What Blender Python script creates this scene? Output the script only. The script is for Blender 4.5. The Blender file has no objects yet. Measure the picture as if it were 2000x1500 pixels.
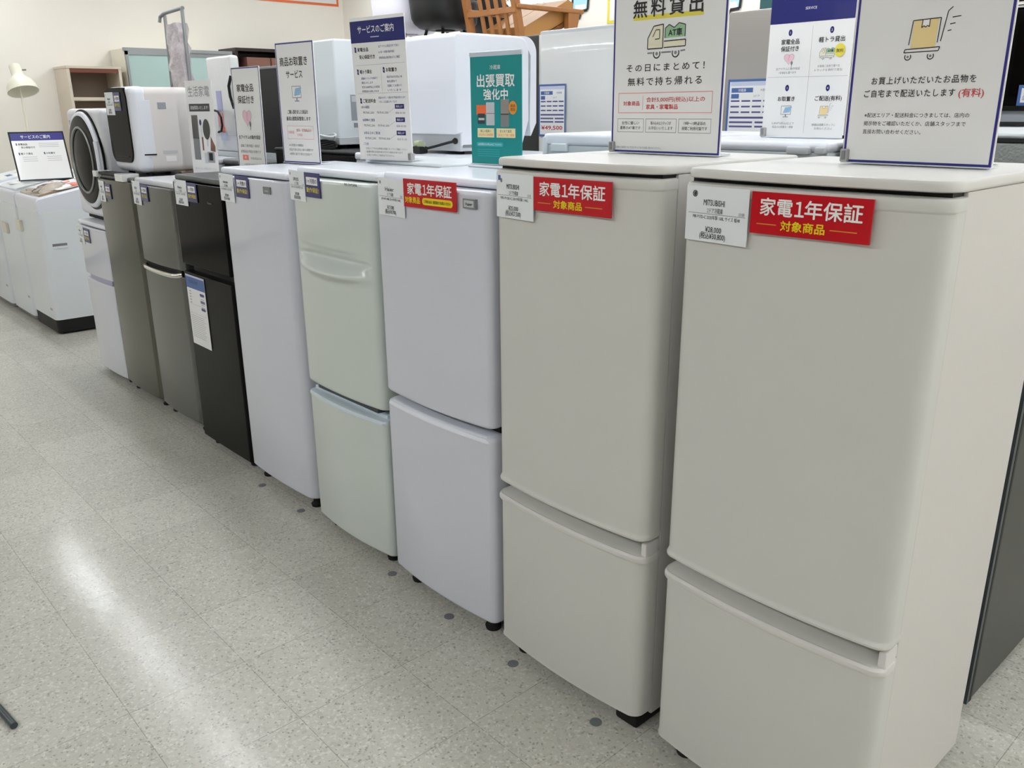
import bpy, bmesh, math, random
from mathutils import Vector, Matrix, Euler
random.seed(7)
SC = bpy.context.scene
COL = SC.collection
PI = math.pi

# ------------------------------------------------------------------ camera
def make_camera():
    cx, cy, cz = 0.99080, -1.32593, 1.42729
    yaw, pitch, roll, f = 0.8354055, -0.3142376, -0.0077825, 1654.13
    fw = Vector((-math.sin(yaw)*math.cos(pitch), math.cos(yaw)*math.cos(pitch), math.sin(pitch)))
    r = Vector((math.cos(yaw), math.sin(yaw), 0)); u = r.cross(fw)
    r2 = math.cos(roll)*r + math.sin(roll)*u; u2 = -math.sin(roll)*r + math.cos(roll)*u
    cam = bpy.data.cameras.new('camera'); o = bpy.data.objects.new('camera', cam); COL.objects.link(o)
    cam.sensor_width = 36; cam.sensor_fit = 'HORIZONTAL'; cam.lens = 36*f/2000
    cam.clip_start = 0.05; cam.clip_end = 60
    m = Matrix((r2, u2, -fw)).transposed().to_4x4(); m.translation = (cx, cy, cz)
    o.matrix_world = m
    SC.camera = o
make_camera()

# ------------------------------------------------------------------ world, exposure
w = bpy.data.worlds.new('world'); SC.world = w; w.use_nodes = True
w.node_tree.nodes['Background'].inputs[0].default_value = (0.9, 0.93, 1.0, 1)
w.node_tree.nodes['Background'].inputs[1].default_value = 0.05
SC.view_settings.view_transform = 'Standard'
SC.view_settings.look = 'None'
SC.view_settings.gamma = 1.0
SC.view_settings.use_curve_mapping = False
SC.view_settings.exposure = 0.03
LAMP_ROW = {-3.0: 41.0, 0.41: 33.0, 2.4: 36.0, 3.85: 16.0}          # emission of the fluorescent tubes, row by row

# ------------------------------------------------------------------ materials
def s2l(c):
    return tuple(((x/255)/12.92 if x/255 <= 0.04045 else ((x/255+0.055)/1.055)**2.4) for x in c)
M = {}
def mat(name, rgb, rough=0.5, metal=0.0, coat=0.0, noise=0.0, nscale=20.0, bump=0.0, bscale=60.0, spec=0.5,
        trans=0.0, alpha=1.0, emit=None, estr=0.0, ior=1.45, stretch=None):
    m = bpy.data.materials.new(name); m.use_nodes = True
    nt = m.node_tree; p = nt.nodes['Principled BSDF']
    c = (*s2l(rgb), 1)
    p.inputs['Base Color'].default_value = c
    p.inputs['Roughness'].default_value = rough; p.inputs['Metallic'].default_value = metal
    p.inputs['Coat Weight'].default_value = coat; p.inputs['Coat Roughness'].default_value = 0.05
    p.inputs['Specular IOR Level'].default_value = spec
    p.inputs['Transmission Weight'].default_value = trans; p.inputs['Alpha'].default_value = alpha
    p.inputs['IOR'].default_value = ior
    if emit:
        p.inputs['Emission Color'].default_value = (*s2l(emit), 1); p.inputs['Emission Strength'].default_value = estr
    tc = nt.nodes.new('ShaderNodeTexCoord')
    src = tc.outputs['Object']
    if stretch:
        mp = nt.nodes.new('ShaderNodeMapping'); mp.inputs['Scale'].default_value = stretch
        nt.links.new(src, mp.inputs['Vector']); src = mp.outputs['Vector']
    if noise > 0:
        n = nt.nodes.new('ShaderNodeTexNoise'); n.inputs['Scale'].default_value = nscale; n.inputs['Detail'].default_value = 4
        mx = nt.nodes.new('ShaderNodeMix'); mx.data_type = 'RGBA'
        mx.inputs[6].default_value = tuple(min(1, x*(1-noise)) for x in c[:3])+(1,)
        mx.inputs[7].default_value = tuple(min(1, x*(1+noise)) for x in c[:3])+(1,)
        nt.links.new(src, n.inputs['Vector']); nt.links.new(n.outputs['Fac'], mx.inputs[0]); nt.links.new(mx.outputs[2], p.inputs['Base Color'])
    if bump > 0:
        n = nt.nodes.new('ShaderNodeTexNoise'); n.inputs['Scale'].default_value = bscale; n.inputs['Detail'].default_value = 3
        b = nt.nodes.new('ShaderNodeBump'); b.inputs['Strength'].default_value = bump; b.inputs['Distance'].default_value = 0.01
        nt.links.new(src, n.inputs['Vector']); nt.links.new(n.outputs['Fac'], b.inputs['Height']); nt.links.new(b.outputs['Normal'], p.inputs['Normal'])
    M[name] = m
    return m
mat('greige_door', (212, 211, 205), 0.42, noise=0.015, nscale=3)
mat('greige_trim', (222, 219, 215), 0.34)
mat('greige_body', (215, 211, 206), 0.38, bump=0.02, bscale=90)
mat('greige_top', (218, 216, 211), 0.3)
mat('white_gloss', (212, 215, 225), 0.3, coat=0.8, noise=0.012, nscale=4, bump=0.03, bscale=3)
mat('white_trim', (232, 235, 243), 0.25)
mat('white_body', (226, 228, 232), 0.3)
mat('mint_door', (209, 217, 211), 0.3, coat=0.8, bump=0.05, bscale=4)
mat('mint_trim', (214, 226, 234), 0.3)
mat('pale_blue', (222, 229, 232), 0.3)
mat('lilac', (176, 172, 196), 0.35)
mat('wash_white', (230, 235, 238), 0.32)
mat('cream', (228, 223, 206), 0.45)
mat('cream_lamp', (236, 233, 214), 0.35)
mat('pinkish_white', (226, 220, 217), 0.32)
mat('black_gloss', (16, 16, 15), 0.12, noise=0.1, spec=0.06)
mat('black_metal', (24, 24, 22), 0.3, spec=0.10)
mat('black_matte', (14, 14, 14), 0.55)
mat('black_rubber', (16, 16, 17), 0.7)
mat('dark_glass', (12, 9, 8), 0.08, spec=0.04)
mat('dark_grey', (60, 61, 56), 0.4, noise=0.06, nscale=6)
mat('dark_blue_grey', (58, 64, 68), 0.35)
mat('silver', (102, 101, 92), 0.27, metal=0.65, noise=0.04, nscale=12, stretch=(1, 1, 0.05))
mat('silver_cool', (112, 114, 110), 0.27, metal=0.65, noise=0.04, nscale=12, stretch=(1, 1, 0.05))
mat('silver_side', (88, 92, 92), 0.35, metal=0.4)
mat('steel', (165, 160, 153), 0.3, metal=0.5, noise=0.05, nscale=10, stretch=(0.06, 1, 1))
mat('galv', (150, 154, 152), 0.45, metal=0.4, bump=0.25, bscale=160)
mat('chrome', (225, 222, 214), 0.1, metal=1.0)
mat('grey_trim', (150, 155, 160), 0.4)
mat('grey_light', (196, 200, 202), 0.4)
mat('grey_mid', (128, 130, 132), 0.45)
mat('bronze', (150, 128, 100), 0.12, coat=0.5, noise=0.25, nscale=9, bump=0.35, bscale=14)
mat('wall_paint', (243, 238, 227), 0.75, noise=0.01, nscale=2, bump=0.03, bscale=220)
mat('ceiling_paint', (235, 234, 230), 0.8, noise=0.01, nscale=5)
mat('wood', (150, 98, 50), 0.4, noise=0.16, nscale=14, stretch=(1, 1, 0.12))
mat('wood_dark', (112, 70, 34), 0.45, noise=0.18, nscale=14, stretch=(1, 0.12, 1))
mat('tan_seat', (168, 120, 62), 0.4, noise=0.05, nscale=8)
mat('shelf_cream', (206, 194, 176), 0.5, noise=0.04, nscale=8, stretch=(1, 1, 0.1))
mat('shelf_back', (142, 124, 106), 0.6, noise=0.05, nscale=6)
mat('red_wood', (110, 58, 38), 0.5)
mat('espresso', (38, 24, 22), 0.4, noise=0.1, nscale=8)
mat('brown_leather', (124, 84, 72), 0.35, noise=0.08, nscale=10, bump=0.1)
mat('frosted', (172, 196, 190), 0.35, noise=0.02, nscale=3)
mat('alu', (150, 154, 154), 0.3, metal=0.7)
mat('wrap', (186, 177, 180), 0.18, coat=0.6, noise=0.3, nscale=22, bump=0.9, bscale=26)
mat('plastic_film', (228, 229, 227), 0.15, coat=0.5, bump=0.3, bscale=12)
mat('paper', (240, 240, 238), 0.35, noise=0.004, nscale=3)
mat('tag_paper', (236, 240, 242), 0.45)
mat('sign_white', (238, 238, 236), 0.22, coat=0.3)
mat('acrylic', (205, 212, 222), 0.08, coat=0.6)
mat('clip', (168, 166, 164), 0.25, coat=0.4)
mat('navy', (20, 26, 104), 0.3, coat=0.2)
mat('navy_line', (44, 42, 128), 0.35)
mat('red', (192, 10, 28), 0.25, coat=0.3)
mat('red_ink', (206, 66, 66), 0.5)
mat('pink_ink', (228, 158, 158), 0.5)
mat('rose', (236, 196, 208), 0.5)
mat('ink', (30, 28, 30), 0.5)
mat('ink_grey', (132, 132, 136), 0.5)
mat('ink_soft', (178, 178, 184), 0.5)
mat('ink_blue', (84, 84, 142), 0.5)
mat('white_ink', (246, 244, 242), 0.4)
mat('yellow', (240, 212, 20), 0.4)
mat('yellow_soft', (226, 212, 76), 0.45)
mat('gold', (222, 146, 52), 0.4)
mat('teal', (8, 140, 140), 0.3, coat=0.2)
mat('teal_light', (52, 172, 178), 0.35)
mat('teal_dark', (30, 80, 82), 0.45)
mat('sand', (236, 212, 150), 0.45)
mat('sand_pale', (240, 228, 176), 0.45)
mat('van_cream', (232, 228, 200), 0.45)
mat('van_green', (150, 190, 150), 0.45)
mat('orange', (236, 112, 62), 0.4)
mat('coral', (236, 128, 112), 0.45)
mat('sky_ink', (140, 184, 216), 0.45)
mat('card_blue', (72, 104, 164), 0.4)
mat('card_pale', (198, 206, 226), 0.4)
mat('bubble_blue', (172, 222, 232), 0.45)
mat('shell_white', (224, 222, 230), 0.35)
mat('shell_black', (14, 14, 15), 0.45)
mat('cable_green', (170, 178, 140), 0.3, coat=0.3)
mat('sticker_violet', (170, 170, 206), 0.4)
mat('fixture_white', (238, 238, 236), 0.5)
mat('spot', (112, 114, 118), 0.7)
for _y, _e in LAMP_ROW.items(): mat('tube_light_%.2f' % _y, (255, 255, 255), 0.5, emit=(246, 250, 255), estr=_e)

def floor_material():
    m = bpy.data.materials.new('vinyl_tile'); m.use_nodes = True; nt = m.node_tree; p = nt.nodes['Principled BSDF']
    N = nt.nodes.new; L = nt.links.new
    g = N('ShaderNodeNewGeometry')
    mp = N('ShaderNodeMapping'); mp.inputs['Location'].default_value = (0.3475+0.3048*60, 0.25+0.3048*60, 0)
    L(g.outputs['Position'], mp.inputs['Vector'])
    br = N('ShaderNodeTexBrick'); br.offset = 0.0; br.squash = 1.0
    br.inputs['Scale'].default_value = 1.0; br.inputs['Brick Width'].default_value = 0.3048; br.inputs['Row Height'].default_value = 0.3048
    br.inputs['Mortar Size'].default_value = 0.0009; br.inputs['Mortar Smooth'].default_value = 0.1; br.inputs['Bias'].default_value = 0.0
    br.inputs['Color1'].default_value = (*s2l((196, 194, 184)), 1); br.inputs['Color2'].default_value = (*s2l((188, 186, 176)), 1)
    br.inputs['Mortar'].default_value = (*s2l((146, 144, 136)), 1)
    L(mp.outputs['Vector'], br.inputs['Vector'])
    def chips(scale, lo, hi, col, prev):
        v = N('ShaderNodeTexVoronoi'); v.inputs['Scale'].default_value = scale
        L(g.outputs['Position'], v.inputs['Vector'])
        n = N('ShaderNodeTexNoise'); n.inputs['Scale'].default_value = scale*1.7; L(g.outputs['Position'], n.inputs['Vector'])
        sep = N('ShaderNodeSeparateColor'); L(v.outputs['Color'], sep.inputs[0])
        mr = N('ShaderNodeMapRange'); mr.inputs[1].default_value = lo; mr.inputs[2].default_value = hi
        L(sep.outputs[0], mr.inputs[0])
        m2 = N('ShaderNodeMath'); m2.operation = 'MULTIPLY'; L(mr.outputs[0], m2.inputs[0]); L(n.outputs['Fac'], m2.inputs[1])
        mx = N('ShaderNodeMix'); mx.data_type = 'RGBA'; L(m2.outputs[0], mx.inputs[0]); L(prev, mx.inputs[6]); mx.inputs[7].default_value = (*s2l(col), 1)
        return mx.outputs[2]
    c = chips(110, 0.70, 0.9, (172, 169, 159), br.outputs['Color'])
    c = chips(170, 0.80, 0.92, (222, 220, 212), c)
    c = chips(210, 0.93, 0.97, (112, 110, 103), c)
    big = N('ShaderNodeTexNoise'); big.inputs['Scale'].default_value = 1.3; L(g.outputs['Position'], big.inputs['Vector'])
    mx = N('ShaderNodeMix'); mx.data_type = 'RGBA'; mx.blend_type = 'MULTIPLY'; mx.inputs[0].default_value = 0.25
    rr = N('ShaderNodeValToRGB'); rr.color_ramp.elements[0].color = (0.82, 0.84, 0.82, 1); rr.color_ramp.elements[1].color = (1, 0.97, 0.95, 1)
    L(big.outputs['Fac'], rr.inputs[0]); L(c, mx.inputs[6]); L(rr.outputs[0], mx.inputs[7])
    L(mx.outputs[2], p.inputs['Base Color'])
    p.inputs['Roughness'].default_value = 0.2; p.inputs['Specular IOR Level'].default_value = 0.19
    rn = N('ShaderNodeTexNoise'); rn.inputs['Scale'].default_value = 3.2; rn.inputs['Detail'].default_value = 5; L(g.outputs['Position'], rn.inputs['Vector'])
    rm = N('ShaderNodeMapRange'); rm.inputs[3].default_value = 0.11; rm.inputs[4].default_value = 0.19; L(rn.outputs['Fac'], rm.inputs[0]); L(rm.outputs[0], p.inputs['Roughness'])
    bn = N('ShaderNodeTexNoise'); bn.inputs['Scale'].default_value = 40; L(g.outputs['Position'], bn.inputs['Vector'])
    b = N('ShaderNodeBump'); b.inputs['Strength'].default_value = 0.035; b.inputs['Distance'].default_value = 0.01
    L(bn.outputs['Fac'], b.inputs['Height']); L(b.outputs['Normal'], p.inputs['Normal'])
    M['vinyl_tile'] = m
floor_material()

# ------------------------------------------------------------------ mesh builder
_gl = {}
def glyphs(s, sp=1.0):
    k = (s, sp)
    if k in _gl: return _gl[k]
    c = bpy.data.curves.new('t', 'FONT'); c.body = s; c.size = 1; c.space_character = sp; c.resolution_u = 2; c.fill_mode = 'FRONT'
    o = bpy.data.objects.new('t', c)
    me = o.to_mesh()
    vs = [(v.co.x, v.co.y) for v in me.vertices]; fs = [tuple(p.vertices) for p in me.polygons]
    o.to_mesh_clear(); bpy.data.objects.remove(o); bpy.data.curves.remove(c)
    _gl[k] = (vs, fs)
    return _gl[k]

class MB:
    def __init__(self, off=(0, 0, 0)):
        self.v = []; self.f = []; self.m = []; self.mats = []; self.off = Vector(off)
    def mi(self, name):
        if name not in self.mats: self.mats.append(name)
        return self.mats.index(name)
    def add(self, vs, fs, mname):
        n = len(self.v); k = self.mi(mname)
        self.v += [Vector(p)+self.off for p in vs]
        for f in fs: self.f.append([n+i for i in f]); self.m.append(k)
    def bm(self, b, mname):
        b.verts.index_update()
        self.add([v.co.copy() for v in b.verts], [[v.index for v in f.verts] for f in b.faces], mname); b.free()
    def box(self, x0, x1, y0, y1, z0, z1, mname, r=0.0, seg=2, edges=None):
        b = bmesh.new(); bmesh.ops.create_cube(b, size=1)
        for v in b.verts:
            v.co = Vector(((x0+x1)/2+v.co.x*(x1-x0), (y0+y1)/2+v.co.y*(y1-y0), (z0+z1)/2+v.co.z*(z1-z0)))
        if r > 0:
            es = list(b.edges)
            if edges == 'z': es = [e for e in es if abs(e.verts[0].co.z-e.verts[1].co.z) > 1e-6]
            elif edges == 'x': es = [e for e in es if abs(e.verts[0].co.x-e.verts[1].co.x) > 1e-6]
            elif edges == 'y': es = [e for e in es if abs(e.verts[0].co.y-e.verts[1].co.y) > 1e-6]
            elif edges == 'top': es = [e for e in es if min(e.verts[0].co.z, e.verts[1].co.z) > z1-1e-6 or abs(e.verts[0].co.z-e.verts[1].co.z) > 1e-6]
            elif edges == 'topx+': es = [e for e in es if min(e.verts[0].co.z, e.verts[1].co.z) > z1-1e-6]
            dm = {'z': (x1-x0, y1-y0), 'x': (y1-y0, z1-z0), 'y': (x1-x0, z1-z0)}.get(edges, (x1-x0, y1-y0, z1-z0))
            r = min(r, 0.49*min(dm))
            bmesh.ops.bevel(b, geom=es, offset=r, segments=seg, profile=0.5, affect='EDGES', clamp_overlap=True)
        self.bm(b, mname)
    def loft(self, rings, mname, cap=True, closed=True):
        n = len(rings[0]); vs = [p for r in rings for p in r]; fs = []
        for i in range(len(rings)-1):
            for j in range(n if closed else n-1):
                a = i*n+j; b2 = i*n+(j+1) % n
                fs.append([a, b2, b2+n, a+n])
        if cap:
            fs.append(list(range(n))[::-1]); fs.append([(len(rings)-1)*n+j for j in range(n)])
        self.add(vs, fs, mname)
    def prism(self, poly, axis, a0, a1, mname):
        def P(p, a):
            return {'x': (a, p[0], p[1]), 'y': (p[0], a, p[1]), 'z': (p[0], p[1], a)}[axis]
        self.loft([[P(p, a0) for p in poly], [P(p, a1) for p in poly]], mname)
    def tube(self, pts, r, mname, n=8, cap=True):
        pts = [Vector(p) for p in pts]; rings = []
        up = None
        for i, p in enumerate(pts):
            d = (pts[min(i+1, len(pts)-1)]-pts[max(i-1, 0)]).normalized()
            if up is None: up = Vector((0, 0, 1)) if abs(d.z) < 0.9 else Vector((1, 0, 0))
            a = d.cross(up).normalized(); b = a.cross(d).normalized(); up = b
            rr = r[i] if isinstance(r, (list, tuple)) else r
            rings.append([p+a*rr*math.cos(2*PI*k/n)+b*rr*math.sin(2*PI*k/n) for k in range(n)])
        self.loft(rings, mname, cap)
    def lathe(self, prof, origin, axis, mname, n=28, cap=True):
        q = Vector((0, 0, 1)).rotation_difference(Vector(axis).normalized()); o = Vector(origin)
        rings = [[o+q @ Vector((r*math.cos(2*PI*k/n), r*math.sin(2*PI*k/n), z)) for k in range(n)] for r, z in prof]
        self.loft(rings, mname, cap)
    def build(self, name, parent=None, world=True, wn=True, solid=0, loc=None):
        me = bpy.data.meshes.new(name)
        o0 = Vector((0, 0, 0))
        if parent is not None and world:
            pp = parent
            while pp is not None: o0 = o0+pp.location; pp = pp.parent
        if loc is not None: o0 = o0+Vector(loc)
        me.from_pydata([tuple(v-o0) for v in self.v], [], self.f)
        for k in self.mats: me.materials.append(M[k])
        me.polygons.foreach_set('material_index', self.m)
        me.polygons.foreach_set('use_smooth', [True]*len(self.f))
        me.update()
        try: me.set_sharp_from_angle(angle=math.radians(38))
        except Exception: pass
        o = bpy.data.objects.new(name, me); COL.objects.link(o)
        if parent is not None: o.parent = parent
        if loc is not None: o.location = loc
        if solid:
            s = o.modifiers.new('solid', 'SOLIDIFY'); s.thickness = solid
        if wn:
            m = o.modifiers.new('wn', 'WEIGHTED_NORMAL'); m.keep_sharp = True
        return o

def thing(name, label, cat, loc=(0, 0, 0), rot=(0, 0, 0), group=None):
    o = bpy.data.objects.new(name, None); COL.objects.link(o); o.location = loc; o.rotation_euler = rot
    o.empty_display_size = 0.1
    return tag(o, label, cat, group)
def tag(o, label, cat, group=None):
    o['label'] = label; o['category'] = cat
    if group: o['group'] = group
    return o
def struct(mb, name):
    o = mb.build(name, wn=False); o['kind'] = 'structure'; return o

# ------------------------------------------------------------------ printing on flat panels (x right, z up, facing -y)
class Print:
    def __init__(self, mb, y=0.0, step=0.00025):
        self.mb = mb; self.y = y; self.step = step
    def Y(self, l): return self.y-self.step*l
    def poly(self, pts, mname, l=1):
        y = self.Y(l); self.mb.add([(p[0], y, p[1]) for p in pts], [list(range(len(pts)))], mname)
    def rect(self, u0, v0, u1, v1, mname, l=1): self.poly([(u0, v0), (u1, v0), (u1, v1), (u0, v1)], mname, l)
    def frame(self, u0, v0, u1, v1, t, mname, l=1):
        self.rect(u0, v0, u1, v0+t, mname, l); self.rect(u0, v1-t, u1, v1, mname, l)
        self.rect(u0, v0+t, u0+t, v1-t, mname, l); self.rect(u1-t, v0+t, u1, v1-t, mname, l)
    def line(self, p, q, t, mname, l=1):
        p = Vector(p); q = Vector(q); d = (q-p).normalized(); n = Vector((-d.y, d.x))*t/2
        self.poly([p-n, q-n, q+n, p+n], mname, l)
    def path(self, pts, t, mname, l=1, closed=False):
        for a, b in zip(pts, pts[1:]+([pts[0]] if closed else [])): self.line(a, b, t, mname, l)
    def disc(self, u, v, rx, ry, mname, l=1, n=24):
        self.poly([(u+rx*math.cos(2*PI*k/n), v+ry*math.sin(2*PI*k/n)) for k in range(n)], mname, l)
    def ring(self, u, v, r, t, mname, l=1, n=20, a0=0, a1=2*PI):
        self.path([(u+r*math.cos(a0+(a1-a0)*k/n), v+r*math.sin(a0+(a1-a0)*k/n)) for k in range(n+1)], t, mname, l)
    def rrect(self, u0, v0, u1, v1, r, mname, l=1):
        pts = []
        for cx, cy, a in ((u1-r, v0+r, -PI/2), (u1-r, v1-r, 0), (u0+r, v1-r, PI/2), (u0+r, v0+r, PI)):
            pts += [(cx+r*math.cos(a+PI/2*k/5), cy+r*math.sin(a+PI/2*k/5)) for k in range(6)]
        self.poly(pts, mname, l)
    def text(self, s, u, v, h, mname, w=None, bold=0.0, l=2, al='c', sp=1.0):
        vs, fs = glyphs(s, sp)
        if not vs: return
        xs = [p[0] for p in vs]; x0, x1 = min(xs), max(xs); k = h/0.9
        kx = k if w is None else w/(x1-x0)
        ox = {'c': -(x0+x1)/2*kx, 'l': -x0*kx, 'r': -x1*kx}[al]
        y = self.Y(l)
        bb = bold*k*0.8
        for i, (dx, dy) in enumerate([(0, 0)] if not bold else [(-bb, 0), (bb, 0), (0, bb), (0, -bb)]):
            self.mb.add([(u+ox+p[0]*kx+dx, y-0.00005*i, v+(p[1]-0.38)*k+dy) for p in vs], fs, mname)

# ------------------------------------------------------------------ room
ZC = 2.8
X0, X1, Y0, Y1 = -8.0, 7.0, -6.0, 4.27
b = MB(); b.add([(X0, Y0, 0), (X1, Y0, 0), (X1, Y1, 0), (X0, Y1, 0)], [[0, 1, 2, 3]], 'vinyl_tile'); struct(b, 'floor')
b = MB(); b.box(X0, X1, Y0, Y1, ZC, ZC+0.05, 'ceiling_paint'); struct(b, 'ceiling')
b = MB(); b.box(X0-0.1, X0, Y0, Y1, 0, ZC, 'wall_paint'); struct(b, 'wall_left')
b = MB(); b.box(X0-0.1, X1+0.1, Y1, Y1+0.1, 0, ZC, 'wall_paint'); struct(b, 'wall_back')
b = MB(); b.box(X1, X1+0.1, Y0, Y1, 0, ZC, 'wall_paint'); struct(b, 'wall_right')
b = MB(); b.box(X0-0.1, X1+0.1, Y0-0.1, Y0, 0, ZC, 'shelf_back')
x = X0; rp = random.Random(11)
while x < X1-0.3:  # made-up panels on the unseen wall, added for streaky reflections in the doors
    wd = rp.choice([0.45, 0.6, 0.75, 0.9]); x2 = min(x+wd, X1)
    b.box(x+0.01, x2-0.03, Y0, Y0+0.05, 0.05, rp.choice([1.8, 2.0, 2.1]), rp.choice(['shelf_cream', 'wood', 'shelf_back', 'espresso', 'grey_light', 'wood_dark', 'shelf_cream'])); x = x2
struct(b, 'wall_front')
b = MB(); b.box(X0, X0+0.012, Y0, Y1, 0, 0.08, 'grey_mid'); struct(b, 'baseboard_left')
b = MB(); b.box(X0+0.012, X1, Y1-0.012, Y1, 0, 0.08, 'grey_mid'); struct(b, 'baseboard_back')

# ceiling lamps: rows of strip fixtures along x
def strip_light(x0, x1, y, row, k):
    t = thing('ceiling_light', 'fluorescent strip, %s in the row %s' % (k, row), 'ceiling light', ((x0+x1)/2, y, ZC), group='fluorescent strips on the ceiling')
    b = MB(); b.box(x0, x1, y-0.05, y+0.05, ZC-0.035, ZC, 'fixture_white'); b.build('fixture_body', t)
    b = MB(); b.box(x0+0.03, x1-0.03, y-0.03, y+0.03, ZC-0.06, ZC-0.035, 'tube_light_%.2f' % y); b.build('tube', t, wn=False)
ROWS = [(-3.0, 'in front of the refrigerators'), (0.41, 'over the front row of refrigerators'), (2.4, 'over the aisle behind'), (3.85, 'added as fill along the back wall')]  # last row is unseen fill, added to brighten the far wall corner
ORD = ['first', 'second', 'third', 'fourth', 'fifth', 'sixth', 'seventh', 'eighth']
for y, row in ROWS:
    for i in range(8):
        x = {-3.0: -7.4, 0.41: -7.7, 2.4: -7.3, 3.85: -7.3}[y]+i*1.72
        strip_light(x, x+1.52, y, row, ORD[i]+' from the left')

# ------------------------------------------------------------------ refrigerators
def ring(x0, w, f, s, d, cr, bulge, z, nf=10, nc=6):
    """plan outline of a bowed door: f front inset, s side inset, d back y"""
    xl = x0+s; xr = x0+w-s; c = max(cr, 0.001); pts = [(xl, d, z)]
    for k in range(nc+1):
        a = PI+PI/2*k/nc
        pts.append((xl+c+c*math.cos(a), f+c+c*math.sin(a), z))
    hw = (xr-xl)/2-c; xm = (xl+xr)/2
    for k in range(1, nf):
        x = xl+c+(xr-xl-2*c)*k/nf
        pts.append((x, f-bulge*(1-((x-xm)/hw)**2), z))
    for k in range(nc+1):
        a = -PI/2+PI/2*k/nc
        pts.append((xr-c+c*math.cos(a), f+c+c*math.sin(a), z))
    pts.append((xr, d, z))
    return pts
def door(mb, x0, w, d, levels, mname, cr=0.03, bulge=0.014):
    mb.loft([ring(x0, w, f, s, d, cr, bulge, z) for z, f, s in levels], mname)
def rounded_levels(z0, z1, r, side=True, n=4):
    lv = []
    for k in range(n+1):
        a = PI/2*k/n; i = r*(1-math.sin(a)); lv.append((z0+r*(1-math.cos(a)), i, i if side else i*0.3))
    for k in range(n, -1, -1):
        a = PI/2*k/n; i = r*(1-math.sin(a)); lv.append((z1-r*(1-math.cos(a)), i, i if side else i*0.3))
    return lv
def feet(t, off, w, d, n4=True):
    for x in (0.06, w-0.06):
        for y in (0.05, d-0.07):
            b = MB(off); b.lathe([(0.022, 0), (0.024, 0.01), (0.016, 0.014), (0.012, 0.035)], (x, y, 0), (0, 0, 1), 'black_rubber', n=14); b.build('foot', t)

def greige_fridge(label, x0, y0):
    w, d, h = 0.487, 0.50, 1.322
    t = thing('refrigerator', label, 'refrigerator', (x0+w/2, y0+d/2, 0), group='front row of refrigerators')
    off = (x0, y0, 0)
    b = MB(off); b.box(0.003, w-0.003, 0.0632, d, 0.028, 1.303, 'greige_body', 0.004); b.build('body', t)
    b = MB(off); b.box(0.02, w-0.02, 0.055, d-0.03, 0.018, 0.032, 'black_matte'); b.build('base_plate', t)
    b = MB(off); b.box(0.010, w-0.010, 0.022, 0.07, 1.286, 1.306, 'black_matte'); b.box(0.012, w-0.012, 0.050, 0.070, 0.05, 1.300, 'black_matte'); b.build('gasket', t)
    b = MB(off)
    top = [(1.3035, 0.004, 0.002), (1.3055, 0.0005, 0.0005), (1.308, 0.0, 0.0), (1.316, 0.0, 0.0), (1.3205, 0.002, 0.002), (1.322, 0.007, 0.007)]
    door(b, 0, w, d, top, 'greige_top', 0.035, 0.012); b.build('top_panel', t)
    b = MB(off)
    up = [(0.512, 0.010, 0.006), (0.513, 0.002, 0.001), (0.516, -0.003, -0.001), (0.521, -0.004, -0.001), (0.526, -0.001, 0), (0.530, 0.001, 0.001),
          (1.272, 0.001, 0.001), (1.274, -0.001, 0), (1.277, -0.003, -0.0005), (1.289, -0.003, -0.0005), (1.294, 0.0, 0.0), (1.296, 0.006, 0.004)]
    door(b, 0, w, 0.058, up, 'greige_door', 0.03, 0.014); dr = b.build('door', t)
    b = MB(off)
    lo = [(0.042, 0.014, 0.010), (0.044, 0.003, 0.003), (0.049, -0.001, 0), (0.056, 0.001, 0.001), (0.458, 0.001, 0.001), (0.462, -0.003, -0.0005), (0.469, -0.005, -0.001), (0.474, -0.003, 0), (0.477, 0.004, 0.001),
          (0.480, 0.020, 0.003), (0.485, 0.044, 0.004), (0.503, 0.050, 0.005), (0.505, 0.054, 0.010)]
    door(b, 0, w, 0.058, lo, 'greige_door', 0.03, 0.014); dl = b.build('freezer_door', t)
    b = MB(off)
    lip = [ring(0, w, f, s, 0.05, 0.03, 0.014, z) for z, f, s in [(0.460, -0.0035, -0.0015), (0.465, -0.006, -0.002), (0.472, -0.006, -0.002), (0.4765, -0.001, -0.001)]]
    b.loft(lip, 'greige_trim')
    b.box(w-0.016, w-0.001, 0.012, 0.057, 0.460, 0.508, 'greige_trim', 0.004)
    b.build('handle_lip', dl)
    feet(t, off, w, d)
    b = MB(off); b.box(0.02, 0.08, 0.035, 0.1, 0.008, 0.036, 'black_rubber', 0.006); b.build('base_bracket', t)
    b = MB(off); b.box(w-0.08, w-0.012, 0.02, 0.14, 0.0, 0.036, 'black_rubber', 0.008); b.build('base_bracket', t)
    return t
XA, XB = 0.004, -0.536
greige_fridge('nearest greige two door refrigerator with its right side in view', XA, 0.0)
greige_fridge('greige two door refrigerator beside the nearest one, under the free rental sign', XB, 0.0)

def badge(t, x0, x1, z0, z1, y, txt, base='grey_mid', face='grey_light', ink='ink'):
    b = MB(); b.box(x0, x1, y-0.003, y+0.006, z0, z1, base, 0.001)
    p = Print(b, y-0.003); p.rect(x0+0.005, z0+0.004, x1-0.006, z1-0.004, face, 1); p.text(txt, (x0+x1)/2, (z0+z1)/2, (z1-z0)*0.42, ink, w=(x1-x0)*0.55, bold=0.02)
    o = b.build('brand_badge', t); return o

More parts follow.
